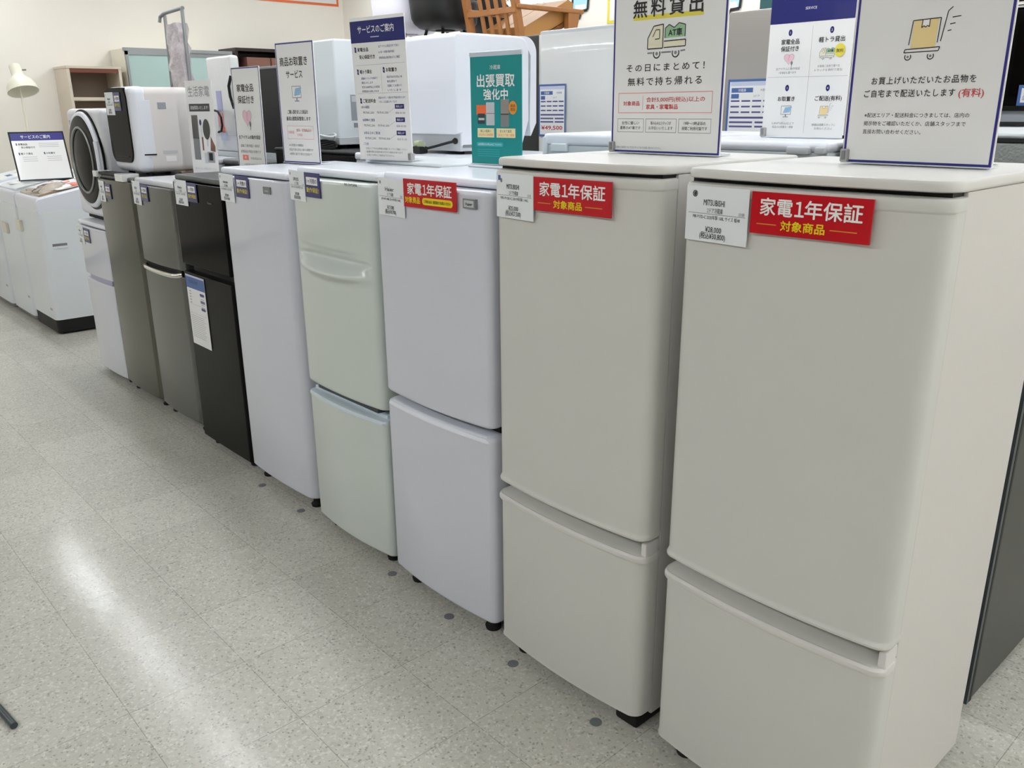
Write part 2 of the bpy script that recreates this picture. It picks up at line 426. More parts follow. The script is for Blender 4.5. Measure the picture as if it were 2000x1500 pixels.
def fridge_c():
    x0, w, d, h = -1.036, 0.478, 0.53, 1.266
    t = thing('refrigerator', 'glossy white two door refrigerator with red placard and small grey brand badge', 'refrigerator', (x0+w/2, d/2, 0), group='front row of refrigerators')
    off = (x0, 0, 0)
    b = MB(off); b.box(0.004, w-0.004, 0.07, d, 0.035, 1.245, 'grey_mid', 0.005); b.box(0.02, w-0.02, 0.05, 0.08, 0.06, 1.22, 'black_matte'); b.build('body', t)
    b = MB(off); b.box(0, w, 0.03, d, 1.243, h, 'white_trim', 0.012, 3); b.box(0.04, w-0.04, 0.30, d-0.02, h, h+0.008, 'white_trim', 0.006); b.build('top_panel', t)
    b = MB(off); door(b, 0, w, 0.062, rounded_levels(0.634, 1.242, 0.014), 'white_gloss', 0.022, 0.014); b.build('door', t)
    b = MB(off); door(b, 0, w, 0.062, rounded_levels(0.05, 0.612, 0.014), 'white_gloss', 0.022, 0.014); dl = b.build('freezer_door', t)
    b = MB(off)
    b.loft([ring(0, w, f, s, 0.05, 0.022, 0.014, z) for z, f, s in [(0.597, -0.0012, 0.001), (0.603, 0.0, 0.003), (0.609, 0.005, 0.008), (0.6135, 0.012, 0.016)]], 'white_trim'); b.build('handle_ledge', dl)
    badge(t, x0+0.397, x0+0.445, 1.198, 1.222, -0.006, 'Haier')
    feet(t, off, w, d)
fridge_c()

def fridge_d():
    x0, y0, w, d, h = -1.546, 0.02, 0.462, 0.52, 1.258
    t = thing('refrigerator', 'pale mint two door refrigerator with a wavy moulded handle on the upper door', 'refrigerator', (x0+w/2, y0+d/2, 0), group='front row of refrigerators')
    off = (x0, y0, 0)
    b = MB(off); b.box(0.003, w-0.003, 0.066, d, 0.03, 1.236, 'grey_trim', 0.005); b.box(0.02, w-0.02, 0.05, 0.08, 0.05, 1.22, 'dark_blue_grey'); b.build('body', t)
    b = MB(off); b.box(0, w, 0.02, d, 1.232, h, 'white_trim', 0.012, 3); b.box(0.02, w-0.02, 0.27, d-0.01, h, h+0.012, 'pale_blue', 0.008); b.build('top_panel', t)
    # upper door: grid front with a sculpted wavy pull
    b = MB(off); W = w; z0, z1 = 0.545, 1.228; nx, nz = 44, 110
    zc = lambda u: 0.985-0.008*math.sin(PI*u)
    def fy(u, z):
        bow = -0.013*(1-(2*u-1)**2)
        e = math.sin(PI*min(1, max(0, (u-0.05)/0.92)))**0.75 if 0.05 < u < 0.97 else 0.0
        q = z-zc(u); hh = 0.030*e+1e-4
        y = bow
        y += 0.032*e*math.exp(-((q-0.010)/(0.55*hh+0.004))**2)      # scooped recess
        y -= 0.024*e*math.exp(-((q+0.030)/(0.012+0.006*e))**2)      # raised lip below
        y += 0.009*e*math.exp(-((q-0.034)/(0.010))**2)
        r = min(z-z0, z1-z); y += 0.012*(1-math.sqrt(max(0, 1-(1-min(1, r/0.012))**2)))
        s = min(u, 1-u)*W; y += 0.022*(1-math.sqrt(max(0, 1-(1-min(1, s/0.022))**2)))
        return y
    us = [0, 0.006, 0.015, 0.03]+[0.05+0.9*i/nx for i in range(nx+1)]+[0.97, 0.985, 0.994, 1]
    zs = [z0, z0+0.003, z0+0.007, z0+0.013]+[0.58+(0.88-0.58)*i/6 for i in range(7)]+[0.90+0.14*i/56 for i in range(57)]+[1.06, 1.12, 1.18, z1-0.013, z1-0.007, z1-0.003, z1]
    rings = [[(u*W, fy(u, z), z) for u in us]+[(W, 0.058, z), (0, 0.058, z)] for z in zs]
    b.loft(rings, 'mint_door'); up = b.build('door', t, wn=False)
    b = MB(off); door(b, 0, w, 0.058, rounded_levels(0.04, 0.508, 0.010, side=False), 'mint_door', 0.02, 0.016); dl = b.build('freezer_door', t)
    b = MB(off); b.loft([ring(0, w, f, s, 0.05, 0.02, 0.016, z) for z, f, s in [(0.498, -0.002, 0), (0.505, -0.003, -0.001), (0.511, 0.0, 0.001), (0.514, 0.012, 0.004)]], 'mint_trim')
    b.box(0.012, w-0.012, 0.02, 0.057, 0.510, 0.526, 'mint_trim', 0.004); b.build('handle_ledge', dl)
    b = MB(off); b.box(0.05, w-0.05, 0.012, 0.055, 0.526, 0.545, 'dark_blue_grey'); b.build('door_gap', t)
    b = MB(off); p = Print(b, -0.0115); p.text('IRIS OHYAMA', 0.376, 1.2245-0.002, 0.0095, 'ink', w=0.068, bold=0.03, l=1); b.build('brand_lettering', up, wn=False)
    feet(t, off, w, d)
fridge_d()

def fridge_e():
    x0, y0, w, d, h = -2.12, 0.035, 0.505, 0.50, 1.232
    t = thing('freezer', 'white single door upright freezer with a small square grey badge', 'freezer', (x0+w/2, y0+d/2, 0), group='front row of refrigerators')
    off = (x0, y0, 0)
    b = MB(off); b.box(0.003, w-0.003, 0.068, d, 0.035, 1.21, 'white_body', 0.006); b.box(0.02, w-0.02, 0.05, 0.08, 0.05, 1.19, 'grey_mid'); b.build('body', t)
    b = MB(off); b.box(0, w, 0.006, d, 1.208, h, 'white_trim', 0.010, 3); b.build('top_panel', t)
    b = MB(off); door(b, 0, w, 0.062, rounded_levels(0.052, 1.205, 0.008, side=False), 'white_gloss', 0.04, 0.008); b.build('door', t)
    badge(t, x0+0.36, x0+0.410, 1.158, 1.182, y0-0.006, 'maxzen', 'grey_mid', 'grey_mid', 'grey_light')
    feet(t, off, w, d)
fridge_e()

def fridge_f():
    x0, y0, w, d, h = -2.61, 0.045, 0.47, 0.50, 1.182
    t = thing('refrigerator', 'glossy black two door refrigerator with an energy label on its lower door', 'refrigerator', (x0+w/2, y0+d/2, 0), group='front row of refrigerators')
    off = (x0, y0, 0)
    b = MB(off); b.box(0.003, w-0.003, 0.06, d, 0.03, 1.16, 'black_metal', 0.004); b.box(0.02, w-0.02, 0.04, 0.07, 0.05, 1.15, 'black_matte'); b.build('body', t)
    b = MB(off); b.box(0, w, 0.012, d, 1.158, h, 'silver_side', 0.008); b.build('top_panel', t)
    b = MB(off); door(b, 0, w, 0.055, rounded_levels(0.815, 1.155, 0.006, side=False), 'black_gloss', 0.01, 0.002); up = b.build('door', t)
    b = MB(off); door(b, 0, w, 0.055, rounded_levels(0.035, 0.782, 0.006, side=False), 'black_metal', 0.01, 0.002); b.build('freezer_door', t)
    b = MB(off); p = Print(b, -0.004); p.text('Hisense', 0.36, 1.09, 0.011, 'ink_grey', l=1); b.build('brand_lettering', up, wn=False)
    feet(t, off, w, d)
fridge_f()

def fridge_g():
    x0, y0, w, d, h = -3.165, 0.07, 0.480, 0.47, 1.138
    t = thing('refrigerator', 'silver two door refrigerator with a chrome bar handle on the lower door', 'refrigerator', (x0+w/2, y0+d/2, 0), group='front row of refrigerators')
    off = (x0, y0, 0)
    b = MB(off); b.box(0.003, w-0.003, 0.06, d, 0.03, 1.116, 'silver_side', 0.004); b.box(0.02, w-0.02, 0.04, 0.07, 0.05, 1.10, 'black_matte'); b.build('body', t)
    b = MB(off); b.box(0, w, 0.012, d, 1.112, h, 'white_body', 0.008); b.build('top_panel', t)
    b = MB(off); door(b, 0, w, 0.055, rounded_levels(0.762, 1.112, 0.006, side=False), 'silver_cool', 0.03, 0.012); b.build('door', t)
    b = MB(off); door(b, 0, w, 0.055, rounded_levels(0.05, 0.735, 0.006, side=False), 'silver_cool', 0.03, 0.012); dl = b.build('freezer_door', t)
    b = MB(off); pts = [(0.03, 0.01, 0.742), (0.05, -0.008, 0.738)]+[(0.05+0.38*k/10, -0.010-0.013*(1-(2*k/10-1)**2), 0.735) for k in range(1, 10)]+[(0.43, -0.008, 0.738), (0.45, 0.01, 0.742)]
    b.tube(pts, 0.011, 'chrome', 10); b.box(0.03, 0.45, 0.006, 0.05, 0.735, 0.762, 'black_matte'); b.build('handle', dl)
    feet(t, off, w, d)
fridge_g()

def fridge_h():
    x0, y0, w, d, h = -3.675, 0.07, 0.50, 0.48, 1.132
    t = thing('refrigerator', 'tall brownish silver one door refrigerator with a clear taped hinge cover on top', 'refrigerator', (x0+w/2, y0+d/2, 0), group='front row of refrigerators')
    off = (x0, y0, 0)
    b = MB(off); b.box(0.003, w-0.003, 0.06, d, 0.03, 1.12, 'silver_side', 0.004); b.box(0.02, w-0.02, 0.04, 0.07, 0.05, 1.11, 'black_matte'); b.build('body', t)
    b = MB(off); b.box(0, w, 0.012, d, 1.112, h, 'silver_side', 0.008); b.build('top_panel', t)
    b = MB(off); door(b, 0, w, 0.055, rounded_levels(0.05, 1.112, 0.006, side=False), 'silver', 0.03, 0.012); b.build('door', t)
    b = MB(off); b.box(0.01, 0.36, 0.0, 0.07, 1.1325, 1.145, 'black_metal', 0.004)
    b.box(-0.004, 0.05, -0.012, 0.07, 1.118, 1.148, 'plastic_film', 0.004); b.box(0.32, 0.42, -0.012, 0.07, 1.112, 1.148, 'plastic_film', 0.004); b.build('hinge_cover', t)
    feet(t, off, w, d)
fridge_h()

def fridge_i():
    x0, y0, w, d, h = -4.14, 0.08, 0.445, 0.46, 0.866
    t = thing('refrigerator', 'small low white two door refrigerator at the far end of the row', 'refrigerator', (x0+w/2, y0+d/2, 0), group='front row of refrigerators')
    off = (x0, y0, 0)
    b = MB(off); b.box(0.003, w-0.003, 0.06, d, 0.03, 0.846, 'white_body', 0.004); b.box(0.02, w-0.02, 0.04, 0.07, 0.05, 0.83, 'grey_mid'); b.build('body', t)
    b = MB(off); b.box(0, w, 0.0, d, 0.842, h, 'white_trim', 0.010, 3); b.build('top_panel', t)
    b = MB(off); door(b, 0, w, 0.055, rounded_levels(0.572, 0.838, 0.006, side=False), 'white_gloss', 0.015, 0.010); b.build('door', t)
    b = MB(off); door(b, 0, w, 0.055, rounded_levels(0.035, 0.545, 0.006, side=False), 'white_gloss', 0.015, 0.010); dl = b.build('freezer_door', t)
    b = MB(off); b.box(0.06, w-0.03, 0.006, 0.05, 0.545, 0.572, 'lilac'); b.build('handle_recess', dl)
    feet(t, off, w, d)
fridge_i()

# ------------------------------------------------------------------ price tags, placards, cards on the doors
DOORS = [(XA, 0.487, 0.0, 0.014, 0.03), (XB, 0.487, 0.0, 0.014, 0.03), (-1.036, 0.478, 0.0, 0.014, 0.022), (-1.546, 0.462, 0.02, 0.013, 0.022), (-2.12, 0.505, 0.035, 0.008, 0.04),
         (-2.61, 0.47, 0.045, 0.002, 0.01), (-3.165, 0.48, 0.07, 0.012, 0.03), (-3.675, 0.50, 0.07, 0.012, 0.03), (-4.14, 0.445, 0.08, 0.010, 0.015)]
def front_y(x, dr):
    x0, w, y0, bulge, cr = dr; u = min(max(x-x0, 0.004), w-0.004); hw = w/2-cr
    if abs(u-w/2) < hw: return y0-bulge*(1-((u-w/2)/hw)**2)
    q = abs(u-w/2)-hw; return y0+cr-math.sqrt(max(0, cr*cr-q*q))
def flat(name, label, cat, group, x0, x1, z0, z1, y, base, draw, th=0.0016, tilt=0.0):
    yaw = 0.0
    xm = (x0+x1)/2
    dr = next((d for d in DOORS if d[0] <= xm <= d[0]+d[1]), None)
    if name in ('price_tag', 'warranty_placard', 'warranty_card', 'energy_label') and dr and z1 < 1.30:
        xs = [x0+(x1-x0)*k/12 for k in range(13)]
        a, b2 = front_y(max(x0, dr[0]+0.02), dr), front_y(min(x1, dr[0]+dr[1]-0.02), dr)
        off = min(front_y(x, dr)-(a+(b2-a)*(x-x0)/(x1-x0)) for x in xs)
        y = a+off-(0.0045 if z1 > 1.27 else 0.002); yaw = math.atan2(b2-a, x1-x0)
    yaw_z = yaw
    b = MB(); w_, h_ = x1-x0, z1-z0
    b.box(0, w_, 0, th, 0, h_, base)
    draw(Print(b, 0), w_, h_)
    o = b.build(name, wn=False)
    o.location = (x0, y-th, z0); o.rotation_euler = (0, tilt, yaw_z)
    return tag(o, label, cat, group)
def price_draw(brand, kind, price, tax, spec, mark=None):
    def f(p, w, h):
        k = h/0.1
        if mark == 'circle':
            p.ring(w*0.14, h*0.86, 0.0055*k, 0.0012, 'ink', 1); p.text('優', w*0.14, h*0.86, 0.008*k, 'ink', bold=0.02)
        elif mark == 'blue': p.rect(w*0.05, h*0.84, w*0.12, h*0.95, 'card_blue', 1); p.disc(w*0.14, h*0.84, 0.004, 0.005, 'ink_grey', 1)
        else: p.rect(w*0.07, h*0.84, w*0.12, h*0.92, 'ink_grey', 1)
        p.text(brand, w*0.46, h*0.72, 0.0135*k, 'ink', w=w*0.34, bold=0.006)
        p.text(kind, w*0.48, h*0.575, 0.0095*k, 'ink', w=w*0.25)
        p.line((w*0.04, h*0.51), (w*0.96, h*0.51), 0.0009, 'ink_grey', 1)
        p.text(spec, w*0.5, h*0.45, 0.0075*k, 'ink', w=w*0.76)
        p.text('店頭', w*0.9, h*0.555, 0.006*k, 'ink_grey')
        p.text(price, w*0.47, h*0.235, 0.0125*k, 'ink', w=w*0.26, bold=0.006)
        p.text(tax, w*0.46, h*0.115, 0.0125*k, 'ink', w=w*0.42, bold=0.006)
    return f
G1 = 'price tags on the front row'
flat('price_tag', 'white price tag on the nearest greige refrigerator, tax included price of 30,800 yen', 'price tag', G1, 0.021, 0.163, 1.192, 1.291, -0.0105, 'tag_paper', price_draw('MITSUBISHI', '2ドア冷蔵庫', '¥28,000', '(税込¥30,800)', 'MR-P17D-C 2020年製 168L サイズ 幅48', 'circle'))
flat('price_tag', 'white price tag with a blue mark on the second greige refrigerator', 'price tag', G1, -0.516, -0.379, 1.189, 1.288, -0.0105, 'tag_paper', price_draw('MITSUBISHI', '2ドア冷蔵庫', '¥25,000', '(税込¥27,500)', 'MR-P15E-C 2019年製 146L', 'blue'))
flat('price_tag', 'white price tag on the glossy white refrigerator with the grey badge', 'price tag', G1, -1.008, -0.871, 1.154, 1.253, -0.0125, 'tag_paper', price_draw('Haier', '2ドア冷蔵庫', '¥17,000', '(税込¥18,700)', 'JR-NF148B 2019年製 148L'))
flat('price_tag', 'white price tag at the corner of the pale mint refrigerator', 'price tag', G1, -1.549, -1.436, 1.155, 1.248, 0.012, 'tag_paper', price_draw('IRIS', '2ドア冷蔵庫', '¥19,000', '(税込¥20,900)', 'IRSN-15A 2020年製 148L'))
flat('price_tag', 'white price tag at the corner of the white single door freezer', 'price tag', G1, -2.122, -1.984, 1.111, 1.210, 0.032, 'tag_paper', price_draw('maxzen', '冷凍庫', '¥18,000', '(税込¥19,800)', 'JF110ML01 2021年製'))
flat('price_tag', 'white price tag on the black refrigerator', 'price tag', G1, -2.580, -2.455, 1.063, 1.163, 0.041, 'tag_paper', price_draw('Hisense', '2ドア冷蔵庫', '¥15,000', '(税込¥16,500)', 'HR-B12C 2020年製'))
flat('price_tag', 'white price tag on the silver refrigerator with the chrome handle', 'price tag', G1, -3.158, -3.032, 1.022, 1.126, 0.060, 'tag_paper', price_draw('AQUA', '2ドア冷蔵庫', '¥16,000', '(税込¥17,600)', 'AQR-13J 2019年製'))
flat('price_tag', 'white price tag on the tall one door silver refrigerator', 'price tag', G1, -3.624, -3.524, 1.002, 1.103, 0.060, 'tag_paper', price_draw('SHARP', '冷凍庫', '¥16,000', '(税込¥17,600)', '2019年製'))
flat('price_tag', 'white price tag on the small low white refrigerator', 'price tag', G1, -4.160, -4.040, 0.735, 0.836, 0.073, 'tag_paper', price_draw('Haier', '2ドア冷蔵庫', '¥9,000', '(税込¥9,900)', '2018年製'))

def red_draw(yellow_pill):
    def f(p, w, h):
        p.text('家電', w*0.225, h*0.66, h*0.40, 'white_ink', w=w*0.28, bold=0.022)
        p.text('１', w*0.425, h*0.66, h*0.42, 'white_ink', w=w*0.075, bold=0.02)
        p.text('年保証', w*0.70, h*0.66, h*0.40, 'white_ink', w=w*0.46, bold=0.022)
        if yellow_pill:
            p.text('対象商品', w*0.18, h*0.26, h*0.22, 'yellow', w=w*0.30, bold=0.03)
            p.rrect(w*0.37, h*0.13, w*0.945, h*0.38, h*0.12, 'yellow', 1); p.text('ご不明な点は・販売員までお尋ねください!', w*0.655, h*0.255, h*0.11, 'ink', w=w*0.50, bold=0.02)
        else:
            p.text('対象商品', w*0.46, h*0.24, h*0.23, 'yellow', w=w*0.37, bold=0.03)
            p.line((w*0.06, h*0.24), (w*0.235, h*0.24), h*0.022, 'gold', 1); p.line((w*0.685, h*0.24), (w*0.90, h*0.24), h*0.022, 'gold', 1)
    return f
G2 = 'red one year warranty placards'
flat('warranty_placard', 'red one year warranty placard on the nearest greige refrigerator', 'placard', G2, 0.170, 0.383, 1.2195, 1.290, -0.0165, 'red', red_draw(False), 0.004)
flat('warranty_placard', 'red one year warranty placard on the second greige refrigerator', 'placard', G2, -0.373, -0.153, 1.2155, 1.287, -0.0165, 'red', red_draw(False), 0.004)
flat('warranty_placard', 'red warranty placard with a yellow oval on the glossy white refrigerator', 'placard', G2, -0.866, -0.655, 1.187, 1.258, -0.0165, 'red', red_draw(True), 0.004)
def navy_draw(p, w, h):
    p.rect(w*0.12, h*0.50, w*0.86, h*0.82, 'white_ink', 1)
    p.text('1ヶ月間の', w*0.49, h*0.66, h*0.19, 'navy', w=w*0.64, bold=0.02)
    p.text('動作保証!', w*0.52, h*0.30, h*0.20, 'yellow_soft', w=w*0.80, bold=0.02)
G3 = 'navy warranty cards'
for lab, x0, x1, z0, z1, y in [('the pale mint refrigerator', -1.434, -1.336, 1.172, 1.246, 0.006), ('the white single door freezer', -1.968, -1.861, 1.135, 1.209, 0.026),
                               ('the black refrigerator', -2.450, -2.357, 1.083, 1.158, 0.041), ('the silver refrigerator with the chrome handle', -3.021, -2.934, 1.045, 1.118, 0.055),
                               ('the tall one door silver refrigerator', -3.511, -3.428, 1.022, 1.092, 0.055), ('the small low white refrigerator', -4.026, -3.922, 0.754, 0.829, 0.068)]:
    flat('warranty_card', 'navy blue warranty card with a white box on '+lab, 'card', G3, x0, x1, z0, z1, y, 'navy', navy_draw, 0.002)
def energy_draw(p, w, h):
    p.rect(0, h*0.815, w, h, 'card_blue', 1); p.rect(0, h*0.975, w, h, 'card_pale', 2)
    p.text('家庭用冷蔵庫', w*0.4, h*0.91, h*0.045, 'navy', w=w*0.5, l=3)
    for v in (0.76, 0.66, 0.555): p.rrect(w*0.70, h*(v-0.018), w*0.93, h*(v+0.018), h*0.012, 'ink_blue', 1)
    for k, v in enumerate((0.77, 0.73, 0.69, 0.65, 0.61)): p.rect(w*0.12, h*(v-0.008), w*0.22, h*(v+0.008), 'ink_soft', 1); p.rect(w*0.72, h*(v-0.035), w*0.9, h*(v-0.025), 'ink_soft', 1)
    for v in (0.59, 0.46): p.line((w*0.06, h*v), (w*0.94, h*v), 0.001, 'ink_soft', 1)
    for k in range(12): p.rect(w*0.08, h*(0.42-k*0.028), w*(0.75+0.15*random.random()), h*(0.426-k*0.028), 'ink_soft', 1)
flat('energy_label', 'tall white energy label with blue header on the black refrigerator', 'label', None, -2.583, -2.394, 0.470, 0.773, 0.041, 'paper', energy_draw, 0.0012)

# ------------------------------------------------------------------ standing signs on the tops
def sign(name, label, x, y, z, yaw, lean, w, h, base, draw, border=None, clip=None, group='acrylic signs standing on the appliances', cap=False):
    t = thing(name, label, 'sign', (x, y, z), (-lean, 0, yaw), group)
    b = MB(); b.box(0, w, 0, 0.003, 0, h, base)
    p = Print(b, 0)
    if border: p.frame(0.002, 0.002, w-0.002, h-0.002, 0.0045, border, 1)
    draw(p, w, h)
    pn = b.build('panel', t, world=False, wn=False)
    b = MB(); b.box(0.01, w-0.01, 0.0032, 0.055, 0.0, 0.004, 'acrylic', 0.001); b.box(0.02, w-0.02, 0.0032, 0.0052, 0.0, 0.03, 'acrylic')
    b.box(0.0, w, -0.006, 0.0, 0.0, 0.0025, 'acrylic', 0.001); b.build('stand', t, world=False)
    if cap:
        b = MB(); b.box(-0.002, w+0.002, -0.002, 0.005, h-0.001, h+0.012, 'acrylic', 0.002); b.build('top_edge', t, world=False)
    if clip is not None:
        b = MB(); b.box(clip-0.008, clip+0.008, -0.008, 0.010, 0.002, 0.026, 'clip', 0.003); b.box(clip-0.004, clip+0.004, -0.010, -0.006, 0.006, 0.024, 'grey_mid', 0.002); b.build('clip', t, world=False)
    return t
def para(p, lines, u, v, h, dv, mname, w=None, al='c', l=2, bold=0.0):
    for i, s in enumerate(lines):
        p.text(s, u, v-dv*i, h, mname, w=(w[i] if w else None), al=al, l=l, bold=bold)

def truck(p, u, v, s, ink='ink'):
    def q(a): return [(u+s*x, v+s*y*0.82) for x, y in a]
    p.poly(q([(0, 0.22), (0, 0.47), (0.15, 0.75), (0.40, 0.78), (0.40, 0.22)]), 'van_cream', 1)
    p.path(q([(0, 0.22), (0, 0.47), (0.15, 0.75), (0.40, 0.78), (0.40, 0.22)]), s*0.022, ink, 2, True)
    p.path(q([(0.13, 0.50), (0.21, 0.66), (0.31, 0.66), (0.31, 0.45), (0.19, 0.44)]), s*0.018, ink, 2)
    p.poly(q([(0.45, 0.45), (0.45, 0.68), (0.55, 0.76), (0.68, 0.68), (0.80, 0.78), (0.96, 0.73), (0.96, 0.46)]), 'van_green', 1)
    p.path(q([(0.45, 0.45), (0.45, 0.68), (0.55, 0.76), (0.68, 0.68), (0.80, 0.78), (0.96, 0.73), (0.96, 0.46)]), s*0.018, ink, 2)
    p.text('AT車', u+s*0.71, v+s*0.47, s*0.14, 'ink', bold=0.03)
    p.poly(q([(0.43, 0.24), (0.43, 0.38), (0.98, 0.39), (0.98, 0.24)]), 'van_cream', 1); p.path(q([(0.43, 0.38), (0.98, 0.39), (0.98, 0.24), (0.43, 0.23)]), s*0.02, ink, 2)
    p.line((u, v+s*0.10), (u+s*0.14, v+s*0.10), s*0.03, 'ink_grey', 1); p.line((u+s*0.37, v+s*0.10), (u+s*0.62, v+s*0.10), s*0.03, 'ink_grey', 1); p.line((u+s*0.86, v+s*0.11), (u+s*0.98, v+s*0.12), s*0.03, 'ink_grey', 1)
    for x in (0.25, 0.74): p.ring(u+s*x, v+s*0.08, s*0.085, s*0.025, ink, 2, a0=PI*0.85, a1=PI*2.15); p.disc(u+s*x, v+s*0.08, s*0.035, s*0.035, 'ink_grey', 2)
def dolly(p, u, v, s, ink='ink'):
    def q(a): return [(u+s*x, v+s*y) for x, y in a]
    p.poly(q([(0.12, 0.22), (0.14, 0.72), (0.62, 0.74), (0.60, 0.22)]), 'sand', 1)
    p.path(q([(0.08, 0.28), (0.12, 0.73), (0.66, 0.75), (0.64, 0.30)]), s*0.018, ink, 2)
    p.poly(q([(0.30, 0.60), (0.31, 0.73), (0.45, 0.735), (0.45, 0.60), (0.41, 0.63), (0.38, 0.60), (0.34, 0.63)]), 'white_ink', 2)
    p.path(q([(0.31, 0.73), (0.30, 0.59), (0.34, 0.625), (0.38, 0.595), (0.41, 0.625), (0.45, 0.60), (0.45, 0.735)]), s*0.016, ink, 3)
    p.path(q([(0, 0.14), (0.02, 0.20), (0.70, 0.22), (0.68, 0.15)]), s*0.018, ink, 2, True)
    for x in (0.09, 0.54): p.ring(u+s*x, v+s*0.06, s*0.06, s*0.02, ink, 2, a0=PI*0.8, a1=PI*2.2); p.disc(u+s*x, v+s*0.06, s*0.025, s*0.025, 'ink_grey', 2)
    p.path(q([(0.70, 0.32), (0.78, 0.86), (0.86, 0.93)]), s*0.018, ink, 2)
    for x, y, l in ((0.87, 0.74, 0.16), (0.84, 0.62, 0.10), (0.81, 0.50, 0.07)): p.line((u+s*x, v+s*y), (u+s*(x+l), v+s*(y+0.015)), s*0.018, ink, 2)
def heart(p, u, v, s):
    pts = []
    for k in range(40):
        a = 2*PI*k/40; pts.append((u+s*0.031*16*math.sin(a)**3, v+s*0.031*(13*math.cos(a)-5*math.cos(2*a)-2*math.cos(3*a)-math.cos(4*a))))
    p.poly(pts, 'rose', 1); p.path(pts, s*0.025, 'ink_soft', 2, True)
    p.path([(u, v+s*0.3), (u+s*0.05, v+s*0.1), (u-s*0.04, v+s*0.02), (u+s*0.02, v-s*0.2)], s*0.04, 'pink_ink', 3)
    p.disc(u+s*0.30, v-s*0.38, s*0.10, s*0.16, 'ink_grey', 3); p.line((u+s*0.33, v-s*0.5), (u+s*0.28, v-s*0.7), s*0.05, 'ink_grey', 3)
def monitor(p, u, v, s):
    p.frame(u-s*0.5, v-s*0.3, u+s*0.5, v+s*0.45, s*0.04, 'ink_grey', 1)
    for k in range(4): p.line((u-s*0.25+s*0.04*k, v-s*0.12+s*0.12*k), (u+s*0.40+s*0.05*k, v-s*0.04+s*0.12*k), s*0.10, 'sky_ink', 2)
    p.rect(u-s*0.06, v-s*0.45, u+s*0.06, v-s*0.3, 'ink_grey', 1); p.rect(u-s*0.25, v-s*0.52, u+s*0.25, v-s*0.46, 'ink_grey', 1)

def s1(p, w, h):
    p.text('無料貸出', 0.157, 0.317, 0.036, 'ink', w=0.194, bold=0.02, l=3, sp=1.35)
    p.line((0.060, 0.298), (0.256, 0.297), 0.010, 'yellow_soft', 1)
    truck(p, 0.105, 0.211, 0.109)
    p.text('その日にまとめて！', 0.155, 0.191, 0.0165, 'ink', w=0.222, bold=0.012, sp=1.3)
    p.text('無料で持ち帰れる', 0.155, 0.161, 0.0175, 'ink', w=0.212, bold=0.012, sp=1.3)
    p.frame(0.021, 0.091, 0.292, 0.137, 0.0018, 'pink_ink', 1); p.line((0.096, 0.098), (0.097, 0.130), 0.0012, 'pink_ink', 1)
    p.text('対象商品', 0.062, 0.113, 0.010, 'red_ink', w=0.05, bold=0.02)
    p.text('合計5,000円(税込)以上の', 0.107, 0.121, 0.0105, 'red_ink', w=0.165, al='l', bold=0.01); p.text('家具・家電製品', 0.107, 0.105, 0.0105, 'red_ink', w=0.092, al='l', bold=0.02)
    for u0, u1, a, c in ((0.020, 0.101, '女性に優しい', '最新のAT車です'), (0.107, 0.197, '積み込みはスタッフが', 'お手伝いいたします'), (0.203, 0.292, '19時〜10時返却の', '夜間ご利用可能です')):
        p.frame(u0, 0.048, u1, 0.079, 0.001, 'ink_grey', 1); p.text(a, (u0+u1)/2, 0.069, 0.0075, 'ink', w=(u1-u0)*0.66); p.text(c, (u0+u1)/2, 0.058, 0.0075, 'ink', w=(u1-u0)*0.78)
    p.text('※お車のご返却についてはスタッフまでお問い合わせください。', 0.084, 0.013, 0.0055, 'ink_grey', w=0.145)
sign('sign_stand', 'navy bordered free rental sign with a small truck drawing', -0.445, 0.307, 1.324, -0.01, -0.005, 0.319, 0.40, 'sign_white', s1, 'navy_line', 0.006)
def s2(p, w, h):
    p.text('配送サービス', 0.135, 0.30, 0.030, 'ink', w=0.19, bold=0.03)
    dolly(p, 0.096, 0.180, 0.088)
    p.text('お買上げいただいたお品物を', 0.134, 0.1465, 0.0125, 'ink', w=0.183, bold=0.012, sp=1.15)
    p.text('ご自宅まで配送いたします', 0.031, 0.1245, 0.0125, 'ink', w=0.163, bold=0.012, al='l', sp=1.15); p.text('(有料)', 0.200, 0.1235, 0.0135, 'red_ink', w=0.041, bold=0.015, al='l')
    para(p, ['※配送エリア・配送料金につきましては、店内の', '掲示物をご確認いただくか、店舗スタッフまで', '直接お問い合わせください。'], 0.036, 0.0870, 0.0078, 0.0145, 'ink', w=[0.187, 0.183, 0.108], al='l')
sign('sign_stand', 'navy bordered delivery sign with a boxed parcel on a trolley, on the nearest refrigerator', 0.171, 0.277, 1.324, -0.02, -0.012, 0.272, 0.36, 'sign_white', s2, 'navy_line', 0.006)
